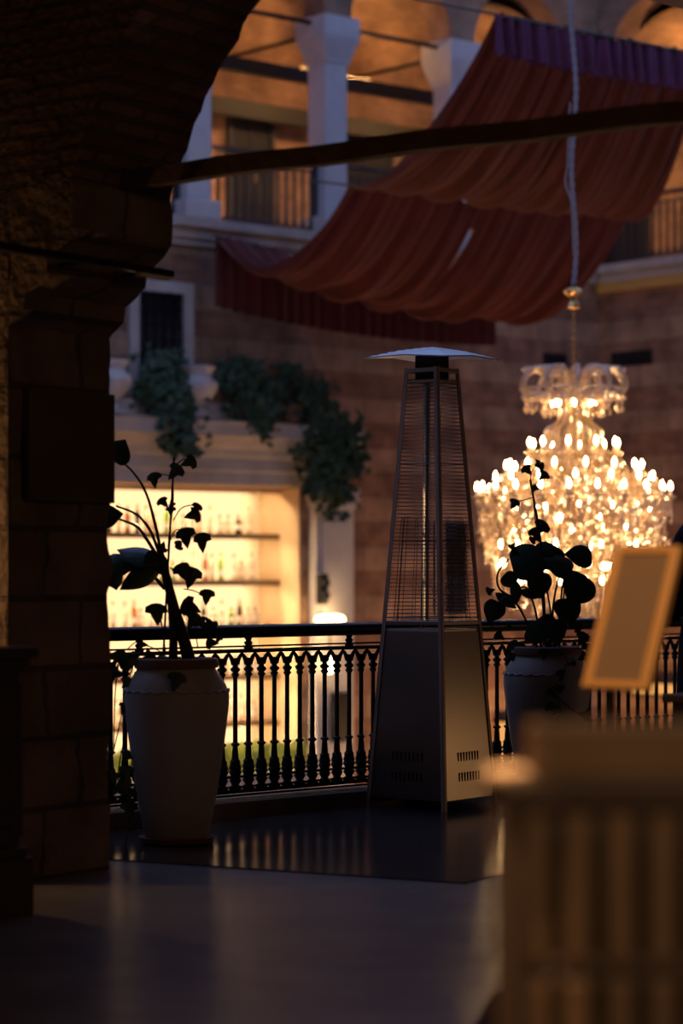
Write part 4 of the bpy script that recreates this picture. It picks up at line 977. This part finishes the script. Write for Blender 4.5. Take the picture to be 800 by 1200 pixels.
for s in (-1, 1):
    m = MB(); m.tube(curve3([Vector((s*.13, 0, 1.36)), Vector((s*.19, -.005, 1.31)), Vector((s*.235, -.025, 1.08)), Vector((s*.2, .09, 1.01)), Vector((s*.145, .19, 1.0))], 5), [.06]*5+[.062]*5+[.058]*5+[.048]*5+[.042], 10); m.build('sleeve', M['coat'], t, smooth=True)
for s in (-1, 1):
    m = MB(); m.tube([(s*.095, -.07, .04), (s*.095, .0, .045), (s*.095, .09, .035), (s*.095, .15, .03)], [.03, .042, .042, .025], 10); m.build('shoe', M['black'], t, smooth=True)

# ================================================================== LIGHT
wd = bpy.data.worlds.new('dusk_sky'); bpy.context.scene.world = wd; wd.use_nodes = True
bg = wd.node_tree.nodes['Background']; bg.inputs['Color'].default_value = (.27, .38, .78, 1); bg.inputs['Strength'].default_value = .85
lamp('side_lamp', (-1.95, 9.15, 1.25), WARM, 13, .05)
lamp('terrace_lamp', (4.0, 12.95, .3), WARM, 5.5, .12)
lamp('room_lamp', (2.9, 4.2, 2.9), WARM, 30, .2)
l = bpy.data.lights.new('menu_fill_spot', 'SPOT'); l.color = WARM; l.energy = 125; l.spot_size = math.radians(26); l.spot_blend = .5; l.shadow_soft_size = .05  # added spot without a fixture, brightens the menu board
o = bpy.data.objects.new('menu_fill_spot', l); C.objects.link(o); o.location = (-.5, 4.3, 2.8); o.rotation_euler = (Vector((.72, 6.0, 1.05))-o.location).to_track_quat('-Z', 'Y').to_euler()
lamp('camera_side_fill', (1.0, .9, 2.2), (1, .66, .45), 9, .15)  # added fill from the camera side for chair, pillar and pots
l = bpy.data.lights.new('chair_fill_spot', 'SPOT'); l.color = (1, .68, .40); l.energy = 72; l.spot_size = math.radians(50); l.spot_blend = .6; l.shadow_soft_size = .1  # added spot, cone kept to the chair so its slats read brown
o = bpy.data.objects.new('chair_fill_spot', l); C.objects.link(o); o.location = (.85, 1.2, 2.8); o.rotation_euler = (Vector((.85, 3.2, .6))-o.location).to_track_quat('-Z', 'Y').to_euler()
lamp('courtyard_wall_fill', FL @ Vector((5.6, -1.6, -1.4)), WARM, 170, .1)  # unseen fill light added to warm the far brick wall

l = bpy.data.lights.new('finial_fill_spot', 'SPOT'); l.color = (1, .6, .3); l.energy = 330; l.spot_size = math.radians(6.4); l.spot_blend = .6; l.shadow_soft_size = .03  # added narrow beam for the bright finial, no pendant hangs here
o = bpy.data.objects.new('finial_fill_spot', l); C.objects.link(o); o.location = (-.15, 2.9, 2.5); o.rotation_euler = (Vector((.165, 3.1, .93))-o.location).to_track_quat('-Z', 'Y').to_euler()
# ================================================================== CAMERA
cam = bpy.data.cameras.new('camera'); co = bpy.data.objects.new('camera', cam); C.objects.link(co)
co.location = (0, 0, EYE); co.rotation_euler = (PI/2, 0, 0)
cam.sensor_fit = 'VERTICAL'; cam.sensor_height = 36; cam.sensor_width = 24; cam.lens = 85
cam.shift_y = 71/1200
cam.clip_end = 200
cam.dof.use_dof = True; cam.dof.focus_distance = 11.9; cam.dof.aperture_fstop = 1.75; cam.dof.aperture_blades = 0
sc = bpy.context.scene; sc.camera = co
sc.view_settings.view_transform = 'Standard'; sc.view_settings.look = 'None'; sc.view_settings.gamma = 1; sc.view_settings.use_curve_mapping = False
sc.view_settings.exposure = .15
cy = sc.cycles
cy.use_denoising = True; cy.sample_clamp_indirect = 3.0; cy.caustics_reflective = False; cy.caustics_refractive = False
cy.max_bounces = 10; cy.diffuse_bounces = 4; cy.transparent_max_bounces = 24
